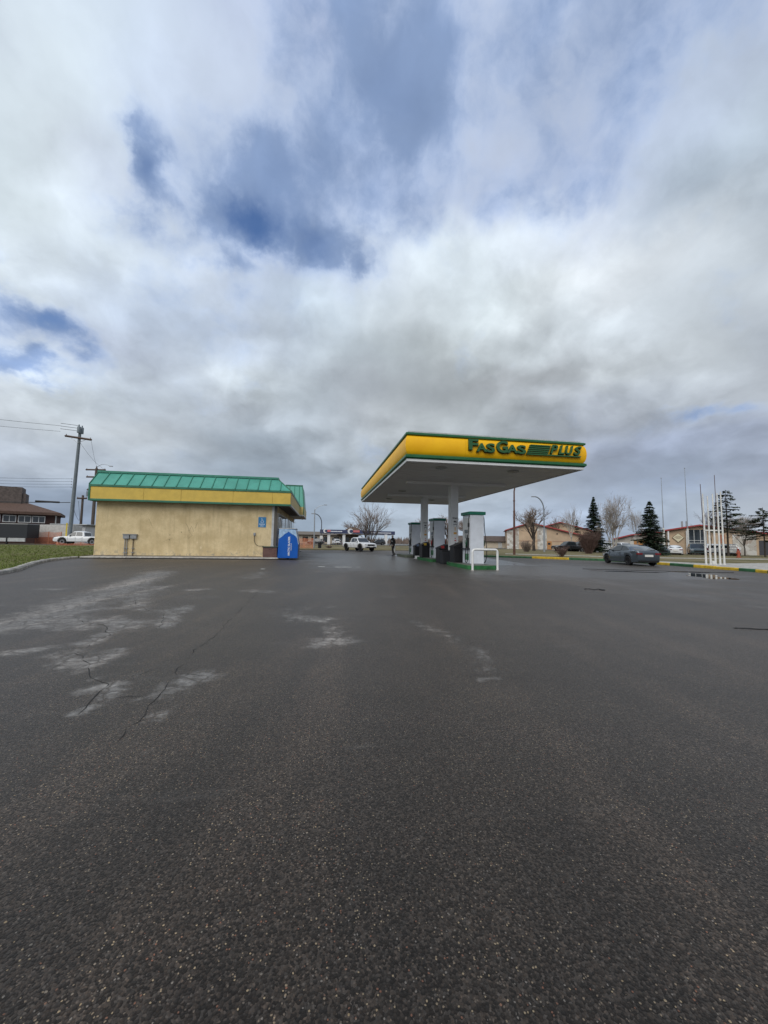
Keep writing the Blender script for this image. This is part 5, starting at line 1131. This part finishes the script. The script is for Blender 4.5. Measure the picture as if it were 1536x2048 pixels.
# the far belt of leafless scrub, one mass
def scrub():
    rnd = random.Random(77); mb = MB()
    for i in range(5200):
        x = rnd.uniform(-160, 260); y = 190 + rnd.uniform(-20, 60) - abs(x - 40) * .05; hh = (2.2 + 2.5 * (mnoise.noise((x * .045, 3.1, 0)) + .6)) * rnd.uniform(.5, 1.1); w = rnd.uniform(.15, .5)
        if hh < .4: continue
        mb.quad((x - w, y, 0), (x + w, y + rnd.uniform(-.3, .3), 0), (x + rnd.gauss(0, .8), y, hh))
    o = mb.build('far_scrub', mat('scrub_brown', (0.17, 0.13, 0.108), 0.95, var=0.45, vscale=.12), fix=False)
    tag(o, 'low brown belt of leafless scrub along the horizon', 'scrub', kind='stuff')
scrub()

# ------------------------------------------------------------------ right-hand buildings
M_TAN = mat('tan_stucco', (0.50, 0.37, 0.25), 0.9, var=0.12, vscale=.6); M_TANR = mat('brown_dado', (0.40, 0.24, 0.17), 0.9, var=0.1)
def stone_fn(nt, g):
    v = nt.n.new('ShaderNodeTexVoronoi'); nt.put(v.inputs['Vector'], g); v.inputs['Scale'].default_value = 1.7
    a, b, c = nt.xyz(v.outputs['Color']); col = nt.ramp(a, [(0, (0.42, 0.39, 0.34)), (.4, (0.56, 0.54, 0.49)), (.7, (0.36, 0.30, 0.25)), (.85, (0.62, 0.60, 0.56))], 'CONSTANT')
    e = nt.vor(g, 1.7, 'DISTANCE_TO_EDGE'); return nt.mix(nt.ss(e, .0, .05), (0.5, 0.48, 0.44), col)
M_STONE = mat('pale_stone', (0.5, 0.48, 0.43), 0.9, fn=stone_fn); M_RROOF = mat('red_roof_edge', (0.36, 0.05, 0.05), 0.5, var=0.15); M_RROOF2 = mat('red_roof_sheet', (0.26, 0.055, 0.05), 0.5, var=0.2)
M_DOOR = mat('orange_door', (0.42, 0.20, 0.07), 0.6); M_BEIGE = mat('beige_wall', (0.50, 0.43, 0.33), 0.9, var=0.1); M_BRROOF = mat('brown_shingle', (0.10, 0.075, 0.062), 0.9, var=0.3, vscale=2)
def gable_building(t, pts, depth, wall, over=.35):
    """front wall (local y = 0) follows the roof line pts (x,z); roof slabs with red edge boards"""
    x0, x1 = pts[0][0] + over, pts[-1][0] - over
    top = [(x0, interp(pts, x0))] + [p for p in pts[1:-1]] + [(x1, interp(pts, x1))]
    MB().prism([(x0, 0)] + [(x, z - .01) for x, z in top] + [(x1, 0)], 0, depth, 'y').local('wall', wall, t)
    for a, b in zip(pts, pts[1:]):
        r = MB().prism([(a[0], a[1] + .0), (b[0], b[1] + .0), (b[0], b[1] + .14), (a[0], a[1] + .14)], -.5, depth + .5, 'y').local('roof', M_RROOF2, t)
        MB().prism([(a[0], a[1] - .06), (b[0], b[1] - .06), (b[0], b[1] + .16), (a[0], a[1] + .16)], -.62, -.503, 'y').local('edge_board', M_RROOF, r)
t = thing('tan_building', 'wide tan gabled building with stone panels and red roof edges', 'building', (41.1, 80, 0), R_(-25))
TP = [(-.6, 4.05), (4.63, 5.75), (15.9, 2.85)]
gable_building(t, TP, 14, M_TAN)
for a, b in ((-.2, 2.3), (6.1, 8.0)): MB().prism([(a, 0), (b, 0), (b, interp(TP, b) - .15), (a, interp(TP, a) - .15)], -.06, -.001, 'y').local('stone_panel', M_STONE, t)
MB().box(2.32, 6.08, -.05, -.001, 1.75, 1.87).local('band', M_TANR, t); MB().box(9.1, 15.2, -.05, -.001, 1.75, 1.87).local('band', M_TANR, t)
d = MB().box(8.04, 8.95, -.08, -.001, 0.05, 1.80).local('door', M_DOOR, t); MB().box(8.2, 8.7, -.10, -.081, 1.05, 1.45).local('door_window', M_GLASS, d)
MB().box(9.95, 10.2, -.12, -.001, 3.3, 3.55).local('wall_lamp', M_DARK, t)
t = thing('gabled_wing', 'rear tan wing with red edged gable rising behind the wide tan building', 'building', (60, 96, 0), R_(-25))
gable_building(t, [(-2.5, 5.2), (3.87, 7.0), (12.5, 4.5)], 10, M_TAN)
t = thing('beige_building', 'low beige building with brown roof behind the nearest pump', 'building', (30, 92, 0), R_(-20))
MB().box(2, 15.6, 0, 9, 0, 1.62).local('wall', M_BEIGE, t)
MB().prism([(-.6, 1.6), (9.6, 1.6), (7, 2.95), (2.5, 2.95)], 1.5, 16.1, 'x').local('roof', M_BRROOF, t)
for x in (4.2, 7.5): MB().box(x, x + 1.2, -.05, -.001, .6, 1.3).local('window', M_GLASS, t)
MB().box(13.2, 14.1, -.05, -.001, .05, 1.45).local('door', M_LTGREY, t)
t = thing('red_roof_hall', 'tan hall with red roof edge, dark glass entrance and pale stone wall', 'building', (57.5, 56, 0), R_(-42))
gable_building(t, [(-.4, 3.78), (4.1, 4.62), (14.2, 2.95)], 12, M_TAN)
g_ = MB().box(2.62, 4.95, -.07, -.001, .05, 3.95).local('glass_entrance', M_GLASS, t)
for x in (2.6, 3.4, 4.2, 4.95): MB().box(x - .04, x + .04, -.14, -.071, .05, 3.95).local('mullion', M_LTGREY, g_)
for z in (1.75, 2.15): MB().box(2.6, 4.95, -.13, -.072, z, z + .08).local('transom', M_LTGREY, g_)
MB().box(8.1, 10.8, -.08, -.001, 0, 3.2).local('stone_panel', M_STONE, t); MB().box(6.6, 7.2, -.07, -.001, 1.8, 3.15).local('brick_panel', mat('orange_brick', (0.33, 0.13, 0.07), 0.85, var=.2), t)
for x in (.02, 2.45): MB().box(x - .1, x + .1, -.45, -.2, 0, 3.75).local('post', M_WHITE, t)
MB().box(11.1, 12.2, -.06, -.001, .05, 2.3).local('door', mat('dark_door', (0.05, 0.05, 0.06), .5), t)
for x in (1.9, 2.5): MB().box(x, x + .25, 1, 1.25, 4.3, 5.4).local('roof_vent', M_GREY, t)
t = thing('low_red_wing', 'low wing with sloping red roof between the birches and smaller spruce', 'building', (55, 64, 0), R_(-40))
gable_building(t, [(-1.0, 2.25), (2.0, 3.1), (7.6, 3.75)], 9, M_STONE)
MB().box(3.6, 4.6, 1.5, 2.6, 3.3, 4.3).local('roof_unit', M_GREY, t); MB().box(2.4, 5.6, -.06, -.001, 0, 2.2).local('brick_panel', M_DOOR, t)
t = thing('diamond_sign', 'cream diamond shaped sign on the tan hall wall', 'sign', (57.5, 56, 0), R_(-42))
MB().prism([(.50, 2.65), (1.33, 1.80), (2.16, 2.65), (1.33, 3.46)], -.12, -.05, 'y').local('frame', mat('brown_frame', (0.2, 0.14, 0.09), .7), t)
MB().prism([(.60, 2.65), (1.33, 1.90), (2.06, 2.65), (1.33, 3.36)], -.14, -.121, 'y').local('panel', mat('cream_panel', (0.66, 0.60, 0.42), .6), t)
for z, w in ((2.80, .36), (2.63, .50), (2.47, .30)): MB().box(1.33 - w, 1.33 + w, -.15, -.141, z, z + .075).local('lettering_line', mat('brown_print', (0.28, 0.22, 0.15), .7), t)

# ------------------------------------------------------------------ poles on the right
M_POLEW = mat('pole_white', (0.68, 0.67, 0.63), 0.5, var=0.12, vscale=3); M_RUST = mat('rust_brown', (0.11, 0.05, 0.035), 0.7, var=0.25); M_GALV = mat('galvanised', (0.34, 0.36, 0.38), 0.4, metal=0.4)
xs_ = (26.25, 26.55, 26.88, 27.18, 27.45); names_ = ('leftmost', 'second from left', 'middle', 'second from right', 'rightmost')
for i, x in enumerate(xs_):
    tp = (-.04, -.03, .0, .0, -.05)[i]
    t = thing('flag_pole', '%s of the five leaning white poles behind the painted kerb' % names_[i], 'pole', (x, 22.7 - i * .06, .1), 0, 'cluster of white poles')
    y = 22.7 - i * .06; h = (5.0, 4.85, 5.0, 5.05, 5.15)[i]
    MB().tube([(x, y, .08), (x + tp * .5, y, h * .5), (x + tp, y, h)], [.062, .05, .036], 10).build('shaft', M_POLEW, t, smooth=True)
    MB().lathe([(.10, 0), (.10, .03), (.065, .05)], (x, y, .10), 10).build('base_collar', M_POLEW, t)
    if i == 0: MB().box(x - .05, x + 1.3, y - .10, y - .065, 2.42, 2.50).build('tie_bar', M_POLEW, t)
    if i == 0: MB().tube([(x + .02, y + .1, 2.1), (x - .08, y + .1, 5.7)], .02, 6).build('mast_rod', M_RUST, t)
    if i == 3: MB().tube([(x, y + .1, 2.4), (x - .02, y + .1, 6.35)], .018, 6).build('mast_rod', M_RUST, t)
    if i == 2: MB().box(x - .35, x - .15, y - .12, y + .08, .1, .36, .02).build('junction_box', M_POLEW, t)
for x, y, h, lab in ((50.6, 50, 11.4, 'shorter of two tall thin masts rising above the smaller spruce'), (54.8, 50, 13.1, 'taller of two thin masts, before the hall entrance')):
    t = thing('tall_mast', lab, 'mast', (x, y, .0), 0, 'tall thin masts')
    MB().tube([(x, y, 0), (x, y, 3.9)], .14, 8).build('lower_shaft', M_POLEW, t); MB().tube([(x, y, 3.9), (x - .08, y, h)], [.07, .03], 6).build('upper_shaft', M_GALV, t); MB().lathe([(.03, 0), (.09, .06), (.03, .14)], (x - .08, y, h), 8).build('finial', M_GALV, t)
t = thing('lamp_post', 'rust brown lamp post rising behind the canopy edge', 'lamp post', (20.75, 39, .1), 0, 'street lamps')
MB().tube([(20.75, 39, .05), (20.78, 39, 4.8)], [.13, .10], 10).build('lower_shaft', M_RUST, t); MB().tube([(20.78, 39, 4.8), (20.80, 39, 7.0), (20.95, 39, 7.8), (21.4, 39, 8.6), (22.4, 39, 9.1)], [.085, .08, .07, .06, .05], 8).build('upper_shaft', M_RUST, t)
for z in (4.75, 5.9): MB().lathe([(.12, 0), (.12, .09)], (20.78, 39, z), 10).build('collar', M_RUST, t)
MB().box(22.3, 23.0, 38.88, 39.12, 9.03, 9.16, .03).build('lamp_head', M_GREY, t)
t = thing('lamp_post', 'grey lamp post with arched arm before the tan building', 'lamp post', (32.4, 52, .05), 0, 'street lamps')
MB().tube([(32.4, 52, .05), (32.42, 52, 3.6)], [.15, .12], 10).build('lower_shaft', M_GALV, t)
MB().tube([(32.42, 52, 3.6), (32.42, 52, 6.2)] + [(30.95 + 1.47 * math.cos(a), 52, 6.2 + 2.0 * math.sin(a)) for a in [R_(10 * i) for i in range(1, 10)]], .085, 8).build('arched_arm', mat('pole_grey', (0.2, 0.22, 0.24), .5), t)
MB().box(30.45, 31.0, 51.88, 52.12, 8.12, 8.25, .03).build('lamp_head', M_GREY, t)
t = thing('lamp_post', 'slim pale street light pole left of the far station', 'lamp post', (-.95, 60, .0), 0, 'street lamps')
MB().tube([(-.95, 60, 0), (-.98, 60, 6.0)], [.11, .07], 8).build('shaft', M_GALV, t); MB().tube([(-.98, 60, 5.95), (-.4, 60, 6.5), (.5, 60, 6.75)], .035, 6).build('arm', M_GALV, t); MB().box(.4, .9, 59.9, 60.1, 6.7, 6.8, .02).build('lamp_head', M_GREY, t)
t = thing('lamp_post', 'dark arched lamp post with small sign left of the far station', 'lamp post', (.12, 61, .1), 0, 'street lamps')
MB().tube([(.12, 61, .05), (.12, 61, 3.9)] + [(-1.0 + 1.12 * math.cos(a), 61, 3.9 + 1.5 * math.sin(a)) for a in [R_(10 * i) for i in range(1, 10)]], .07, 8).build('arched_shaft', mat('pole_dark', (0.10, 0.11, 0.13), .5), t)
MB().box(-.1, .34, 60.9, 60.94, 1.5, 2.0).build('sign_plate', M_WHITE, t); MB().box(-1.5, -1.0, 60.9, 61.1, 5.35, 5.46).build('lamp_head', M_GREY, t)
t = thing('hydrant_marker', 'orange red marker post on the verge below the far pine', 'marker post', (46.8, 36.7, .1))
MB().lathe([(.22, 0), (.22, .06), (.14, .10), (.14, .62), (.18, .66), (.16, .74), (.0, .80)], (46.8, 36.7, .1), 12).build('body', mat('orange_red', (0.36, 0.09, 0.05), .6), t); MB().cyl((46.55, 36.7, .6), (47.05, 36.7, .6), .08, 8).build('side_outlet', MATS['orange_red'], t); MB().cyl((46.8, 36.8, .7), (46.8, 36.8, 1.3), .025, 6).build('flag_rod', MATS['orange_red'], t)

# ------------------------------------------------------------------ station across the street
far = thing('far_station', 'distant fuel station with navy canopy, white columns and low beige shop', 'fuel station', (11, 120, 0))
M_NAVY = mat('navy_fascia', (0.045, 0.055, 0.12), .5); M_FPINK = mat('red_sign', (0.55, 0.16, 0.17), .5)
MB().box(-.2, 14.6, 118, 128, 3.35, 4.45, .03).build('canopy', M_NAVY, far); MB().box(-.1, 14.5, 118.1, 127.9, 3.25, 3.349).build('canopy_soffit', M_CWHT, far)
MB().box(14.7, 23.1, 119, 127, 3.25, 4.30, .03).build('canopy', M_NAVY, far); MB().box(14.8, 23.0, 119.1, 126.9, 3.15, 3.249).build('canopy_soffit', M_CWHT, far)
for x in (2.5, 7.1, 20.2): MB().box(x - .42, x + .42, 118.6, 119.4, 0, 3.25, .02).build('column', M_CWHT, far)
for x, r in ((1.4, .62), (9.0, .85)):
    MB().lathe([(.0, 0), (r, 0), (r, -.1), (0, -.1)], (x, 117.98, 4.05), 20, 'y').build('roundel', M_WHITE, far); MB().lathe([(.0, 0), (r * .6, 0), (r * .6, -.06), (0, -.06)], (x + .22, 117.86, 4.05), 16, 'y').build('roundel_centre', M_NAVY, far)
    MB().box(x + r * .6, x + r * .6 + (1.2 if r < .7 else 2.3), 117.88, 117.97, 3.75, 4.4).build('sign_block', M_FPINK, far)
rnd = random.Random(5); x = 2.95
while x < 6.3: w = rnd.uniform(.12, .34); MB().box(x, x + w, 117.92, 117.99, 3.80, 4.05).build('white_letter', M_LET, far); x += w + .05
x = 15.4
while x < 21.6: w = rnd.uniform(.12, .34); MB().box(x, x + w, 118.92, 118.99, 3.62, 3.86).build('white_letter', M_LET, far); x += w + .05
MB().box(-8, 13, 134, 144, 0, 3.0).build('shop_wall', M_BEIGE, far); MB().prism([(133, 3.0), (145, 3.0), (143, 4.1), (135, 4.1)], -9, 14, 'x').build('shop_roof', mat('grey_brown_roof', (0.16, 0.14, 0.12), .9), far)
MB().prism([(5.5, 3.2), (16.5, 3.2), (12.2, 5.6), (9.5, 5.6)], 131, 133.5, 'y').build('gable', mat('brown_gable', (0.17, 0.12, 0.09), .9), far)
for x in (-6, -3, 1, 4.5, 8): MB().box(x, x + 1.8, 133.93, 133.999, .6, 2.3).build('window', M_GLASS, far)
for x in (3.6, 6.0, 19.0): MB().box(x, x + .7, 121, 122, 0, 1.9, .03).build('pump', M_GREY, far)
car('parked_suv', 'dark SUV at the far station left of its white columns', 'car', (-1.2, 108, 0), R_(170), suv_spec(P_BLACK), 'cars at the far station')
car('parked_car', 'white car at the far station behind the pickup cab', 'car', (4.6, 116, 0), R_(100), suv_spec(P_WHITE), 'cars at the far station')
car('parked_suv', 'black SUV under the right end of the far navy canopy', 'car', (17.4, 117, 0), R_(180), suv_spec(P_BLACK), 'cars at the far station')
def mesh_fn_mat(name, c):
    m = bpy.data.materials.new(name); m.use_nodes = True; nt = NT(m.node_tree); b = nt.n['Principled BSDF']; b.inputs['Base Color'].default_value = (*c, 1); b.inputs['Roughness'].default_value = .6
    g = nt.n.new('ShaderNodeNewGeometry').outputs['Position']; x, y, z = nt.xyz(g)
    fr = lambda q, s: nt.m('ABSOLUTE', nt.m('SUBTRACT', nt.m('FRACT', nt.m('MULTIPLY', q, s)), .5))
    hole = nt.m('MULTIPLY', nt.m('LESS_THAN', fr(nt.m('ADD', x, y), 14), .36), nt.m('LESS_THAN', fr(z, 14), .40))
    nt.put(b.inputs['Alpha'], nt.m('SUBTRACT', 1.0, nt.m('MULTIPLY', hole, .95))); return m
M_ORNG = mesh_fn_mat('orange_mesh', (0.60, 0.20, 0.10)); M_ORP2 = mat('orange_post', (0.50, 0.22, 0.13), .7)
def mesh_fence(x0, x1, y, h, label, sag=.08, posts=3):
    t = thing('mesh_fence', label, 'fence', ((x0 + x1) / 2, y, 0), 0, 'orange mesh fences')
    MB().grid(lambda u, v: (x0 + (x1 - x0) * u, y + .05 * math.sin(u * 17), .03 + (h - sag * math.sin(u * math.pi * (posts - 1)) ** 2) * v), 30, 6).build('netting', M_ORNG, t)
    for k in range(posts): xx = x0 + (x1 - x0) * k / (posts - 1); MB().cyl((xx, y + .08, -.05), (xx, y + .08, h + .06), .05, 6).build('post', M_ORP2, t)
mesh_fence(-3.6, -1.05, 57, 1.55, 'orange mesh fence just right of the ice freezer')
mesh_fence(-42.9, -39.4, 66.6, 1.9, 'orange mesh fence in front of the white trailer')
mesh_fence(-36.0, -30, 60.0, .45, 'low slumped orange mesh under the white pickup', .2)
t = thing('litter_bin', 'dark bin beside the slim pale street light pole', 'bin', (-.1, 59, 0))
MB().lathe([(.22, 0), (.26, .9), (.28, .92), (.20, 1.05), (.0, 1.1)], (-.1, 59, .05), 12).build('body', M_DARK, t); MB().box(-.22, .02, 58.72, 58.76, .75, .9).build('slot', M_UND, t)

# ------------------------------------------------------------------ left-hand side
bl = thing('brown_house', 'dark brown house with hip roof and three white framed windows at far left', 'house', (-45.3, 75, 0), R_(27))
M_BWALL = mat('dark_brown_wall', (0.060, 0.030, 0.026), .85, var=.25, vscale=1.5); M_SHING = mat('brown_roof_shingle', (0.115, 0.072, 0.055), .92, var=.3, vscale=4)
MB().box(-22, 0, 0, 9, 0, 4.9).local('wall', M_BWALL, bl)
MB().add([(-23, -.9, 5.25), (.6, -.9, 5.25), (.6, 9.9, 5.25), (-23, 9.9, 5.25), (-18, 4.5, 7.3), (-5.2, 4.5, 7.3), (-23, -.9, 4.82), (.6, -.9, 4.82), (.6, 9.9, 4.82), (-23, 9.9, 4.82)],
         [(0, 1, 5, 4), (1, 2, 5), (2, 3, 4, 5), (3, 0, 4), (6, 7, 1, 0), (7, 8, 2, 1), (8, 9, 3, 2), (9, 6, 0, 3), (6, 9, 8, 7)]).local('roof', M_SHING, bl)
M_BOXR = mat('grey_brown_shingle', (0.13, 0.105, 0.095), .92, var=.3, vscale=3)
MB().box(-14, -5.0, 3, 7, 6.3, 9.6).local('roof_box', M_BOXR, bl); MB().box(-4.98, -4.5, 3.2, 6.8, 6.3, 8.55).local('roof_box', M_BOXR, bl)
for a, b in ((-8.6, -6.95), (-6.7, -5.07), (-4.85, -3.22), (-3.11, -1.44)):
    f = MB().box(a, b, -.07, -.001, 3.45, 4.62).local('window', M_WHITE, bl); c = (a + b) / 2
    for q0, q1 in ((a + .11, c - .05), (c + .05, b - .11)): MB().box(q0, q1, -.09, -.071, 3.57, 4.50).local('pane', M_GLASS, f)
MB().box(-.14, .02, -.03, -.001, 0, 4.8).local('corner_board', M_LTGREY, bl)
f = MB().box(-7.0, -5.6, -.05, -.001, .6, 1.9).local('lower_window', M_WHITE, bl); MB().box(-6.85, -5.75, -.08, -.051, .75, 1.75).local('pane', M_GLASS, f)
t = thing('black_trailer', 'long black cargo trailer with pale lower skirt in front of the brown house', 'trailer', (-47.5, 64, 0))
MB().box(-55, -42.3, 64, 66.4, .95, 2.95, .05).build('box_body', mat('charcoal_panel', (0.022, 0.025, 0.030), .55), t); MB().box(-55, -42.3, 63.98, 66.42, 2.95, 3.03).build('roof_rail', M_LTGREY, t)
MB().box(-55, -44.9, 63.95, 64.1, .42, .93).build('skirt', M_LTGREY, t); MB().box(-44.7, -42.5, 63.95, 64.1, .42, .93).build('skirt', M_LTGREY, t)
for x in (-46.5, -47.6): MB().lathe([(.2, 0), (.38, 0), (.40, .05), (.40, .22), (.2, .22)], (x, 64.15, .40), 16, 'y').build('wheel', M_TYRE, t)
MB().box(-44.88, -44.72, 63.9, 64.1, .05, .95).build('jack_leg', M_DARK, t)
t = thing('white_trailer', 'white enclosed trailer behind the orange mesh fence', 'trailer', (-41, 68, 0))
MB().box(-43.3, -38.6, 68, 70.4, .5, 3.05, .06).build('box_body', mat('dull_white', (0.55, 0.53, 0.50), .6, var=.15), t); MB().box(-43.3, -38.6, 67.98, 67.999, .5, 1.1).build('rust_skirt', mat('rusty_red', (0.22, 0.09, 0.07), .8, var=.3), t)
for x in (-40.2, -41.2): MB().lathe([(.2, 0), (.33, 0), (.35, .04), (.35, .2), (.2, .2)], (x, 67.9, .35), 14, 'y').build('wheel', M_TYRE, t)
t = thing('white_shed', 'small white shed with dark eaves behind the utility pole', 'shed', (-40.5, 73, 0))
MB().box(-44, -39.6, 73, 77, 0, 3.1).build('wall', mat('shed_white', (0.6, 0.6, 0.6), .7, var=.1), t); MB().box(-44.6, -39.2, 72.6, 77.4, 3.1, 3.22).build('eaves', M_DARK, t); MB().box(-44.7, -39.1, 72.5, 77.5, 3.221, 3.36).build('roof', M_LTGREY, t); MB().box(-41.2, -40.4, 72.95, 72.999, 1.6, 2.6).build('window', M_GLASS, t)
# utility poles
M_PGREY = mat('pole_blue_grey', (0.16, 0.185, 0.205), .7, var=.15); M_PBRN = mat('pole_brown', (0.10, 0.08, 0.068), .9, var=.25); M_ARM = mat('crossarm_wood', (0.10, 0.065, 0.05), .9); M_WIRE = mat('wire_black', (0.015, 0.015, 0.017), .6); M_CAN = mat('transformer_grey', (0.17, 0.20, 0.22), .5)
up = thing('utility_pole', 'tall grey utility pole with one crossarm and transformer cans left of the store', 'utility pole', (-35.5, 62, 0), 0, 'utility poles')
MB().tube([(-35.6, 62, -.05), (-35.25, 62, 16.8)], [.27, .18], 12).build('shaft', M_PGREY, up, smooth=True)
ca, sa = math.cos(R_(-14)), math.sin(R_(-14))
def arm(t, cx, cy, z, half, m, ang=-14, tilt=0.0):
    c, s = math.cos(R_(ang)), math.sin(R_(ang))
    MB().tube([(cx - half * c, cy - half * s - .25, z + tilt), (cx + half * c, cy + half * s - .25, z - tilt)], .15, 4).build('crossarm', m, t)
    for q in (-.92, .92):
        MB().lathe([(.03, 0), (.07, .06), (.05, .12), (.07, .18), (.03, .24)], (cx + q * half * c, cy + q * half * s - .25, z + .08 - tilt * q), 8).build('insulator', M_GREY, t)
arm(up, -35.28, 62, 15.65, 2.15, M_ARM, -16, .33)
for q in (-1, 1): MB().tube([(-35.28 + q * 1.2, 61.75 - q * .3, 15.55 - q * .18), (-35.3, 61.76, 14.9)], .03, 5).build('brace', M_GALV, up)
for x, y in ((-35.25, 61.70), (-35.15, 62.25)): MB().lathe([(.0, 0), (.21, .03), (.22, .12), (.22, .90), (.16, .98), (.08, 1.05), (.08, 1.25), (.0, 1.25)], (x, y, 16.35), 12).build('transformer_can', M_CAN, up, smooth=True)
for z in (16.7, 17.1, 17.5): MB().tube([(-35.4, 61.9, z), (-37.6, 61.6, z + .12)], .03, 5).build('standoff', M_DARK, up)
MB().box(-35.95, -35.78, 61.68, 61.74, .1, 3.2).build('guy_guard', mat('guard_yellow', (0.62, 0.47, 0.05), .5), up)
for z in (8.3, 8.7, 9.1, 9.5): MB().lathe([(.02, 0), (.06, .05), (.06, .12), (.02, .17)], (-35.72, 61.8, z), 8).build('insulator', M_GREY, up)
MB().tube(smooth_path([(-35.2, 61.7, 6.0), (-35.0, 61.7, 4.8), (-34.3, 61.7, 3.6), (-34.6, 61.7, 6.4)], 5), .02, 5).build('drop_cable', M_WIRE, up)
BP = ((-42.0, 79.6, 14.1, .30, 'stout brown utility pole touching the store roof corner', ()), (-44.3, 80.2, 9.0, .24, 'short brown utility pole, leftmost behind the grey pole', ((8.4, .9),)), (-43.0, 81.5, 14.8, .16, 'slim brown utility pole with three crossarms behind the store corner', ((14.1, 1.9), (12.7, 1.7), (10.2, 1.4))))
for x, y, h, r, lab, arms in BP:
    t = thing('utility_pole', lab, 'utility pole', (x, y, 0), 0, 'utility poles')
    MB().tube([(x, y, -.05), (x, y, h)], [r, r * .75], 10).build('shaft', M_PBRN, t)
    for z, hf in arms: arm(t, x, y, z, hf, M_ARM, -10)
    if h > 14.5:
        MB().tube(smooth_path([(x, y, 14.6), (x + 1.0, y - .2, 15.2), (x + 2.0, y - .4, 15.1), (x + 2.6, y - .4, 14.9)], 4), .04, 5).build('lamp_arm', M_GALV, t); MB().box(x + 2.4, x + 3.0, y - .5, y - .3, 14.8, 14.95).build('lamp_head', M_GREY, t)
        MB().lathe([(.0, 0), (.28, .04), (.28, .95), (.0, 1.0)], (x - .9, y - .5, 8.9), 10).build('transformer_can', M_CAN, t)
bare_tree((-46, 96, 0), 6.5, 3, 'bare tree beyond the brown utility poles', 91, spread=.6, levels=4, fat=1.8, trunk_r=.15, group='distant bare trees')
def wire(name, a, b, sag, r, label, n=14):
    a, b = Vector(a), Vector(b)
    o = MB().tube([a.lerp(b, i / n) - Vector((0, 0, sag * 4 * (i / n) * (1 - i / n))) for i in range(n + 1)], r, 5).build(name, M_WIRE)
    tag(o, label, 'wire', 'overhead wires left of the store')
E_ = -84
wire('power_line', (-37.6, 61.6, 17.25), (E_, 52, 20.6), .9, .022, 'uppermost overhead wire leaving the grey utility pole to the left')
wire('power_line', (-37.5, 61.5, 16.4), (E_, 51, 19.2), 1.0, .02, 'second highest wire leaving the grey utility pole to the left')
for i, z in enumerate((9.6, 9.2, 8.8, 8.4)): wire('power_line', (-35.75, 61.8, z), (E_, 54, z + 1.9), 1.3, .017, '%s of four parallel wires halfway up the grey utility pole' % ('topmost', 'second', 'third', 'lowest')[i])
wire('phone_cable', (-35.7, 61.8, 6.15), (E_, 55, 7.6), .9, .05, 'thick black cable sagging left from the grey pole above the brown house')
o = MB().tube([(-39.8, 61.27, 6.18), (-37.0, 61.63, 6.12)], .13, 8).build('cable_splice', M_WIRE); tag(o, 'fat black splice case on the thick cable beside the grey pole', 'splice case')
wire('power_line', (-33.3, 61.3, 15.2), (-42.6, 81.3, 14.2), .6, .015, 'thin wire from the crossarm right end back to the brown poles')
wire('power_line', (-35.2, 62.2, 15.0), (-41.4, 81.3, 14.2), .5, .015, 'thin wire from the grey pole top back to the brown poles')

# ------------------------------------------------------------------ litter and small things on the ground
o = MB().tube(smooth_path([(14.3, 19.3, .02), (15.0, 18.87, .02), (15.98, 18.60, .02), (17.5, 18.1, .02), (19.5, 17.3, .02), (21.2, 16.9, .02)], 5), .014, 6).build('ground_hose', M_HOSE); tag(o, 'thin black hose lying across the wet tarmac by the sedan', 'hose')
deb = thing('tyre_scrap', 'black scrap of rubber lying on the tarmac at right', 'debris', (8.2, 10.65, 0))
MB().tube(smooth_path([(8.02, 10.78, .015), (8.12, 10.68, .03), (8.25, 10.62, .012), (8.38, 10.62, .03), (8.50, 10.52, .012)], 4), [.006 + .010 * abs(math.sin(i)) for i in range(17)], 5).build('strip', M_HOSE, deb); MB().box(8.40, 8.52, 10.50, 10.62, .002, .03, .008).build('lump', M_HOSE, deb)
gb = thing('drain_scrap', 'dark flattened scrap at the right picture edge', 'debris', (7.3, 5.6, 0))
MB().tube(smooth_path([(6.98, 5.62, .008), (7.15, 5.55, .014), (7.35, 5.50, .008), (7.6, 5.42, .012)], 4), [.004 + .007 * abs(math.sin(i * 1.7)) for i in range(13)], 5).build('strip', M_HOSE, gb)
lr = random.Random(12)
# turf blades on the lawn and its ragged edge along the kerb
def blades():
    mb = MB(); rnd = random.Random(4)
    for i in range(26000):
        u = rnd.random() ** 1.6; y = 13 + u * 40; xk = interp([(p[1], p[0]) for p in KL] + [(27.5, -15.1), (60, -15.1)], y) - .17
        x = xk - rnd.random() ** 1.3 * (12 + y * .6); h = rnd.uniform(.03, .085); a = rnd.uniform(0, 6.28); w = .012 + .0006 * y
        mb.quad((x - math.cos(a) * w, y - math.sin(a) * w, .125), (x + math.cos(a) * w, y + math.sin(a) * w, .125), (x + rnd.gauss(0, .03), y + rnd.gauss(0, .03), .13 + h))
    o = mb.build('grass', mat('grass_blade', (0.12, 0.155, 0.03), .8, var=.22, vscale=.9), fix=False); tag(o, 'short green turf on the lawn left of the store', 'grass', kind='stuff')
blades()
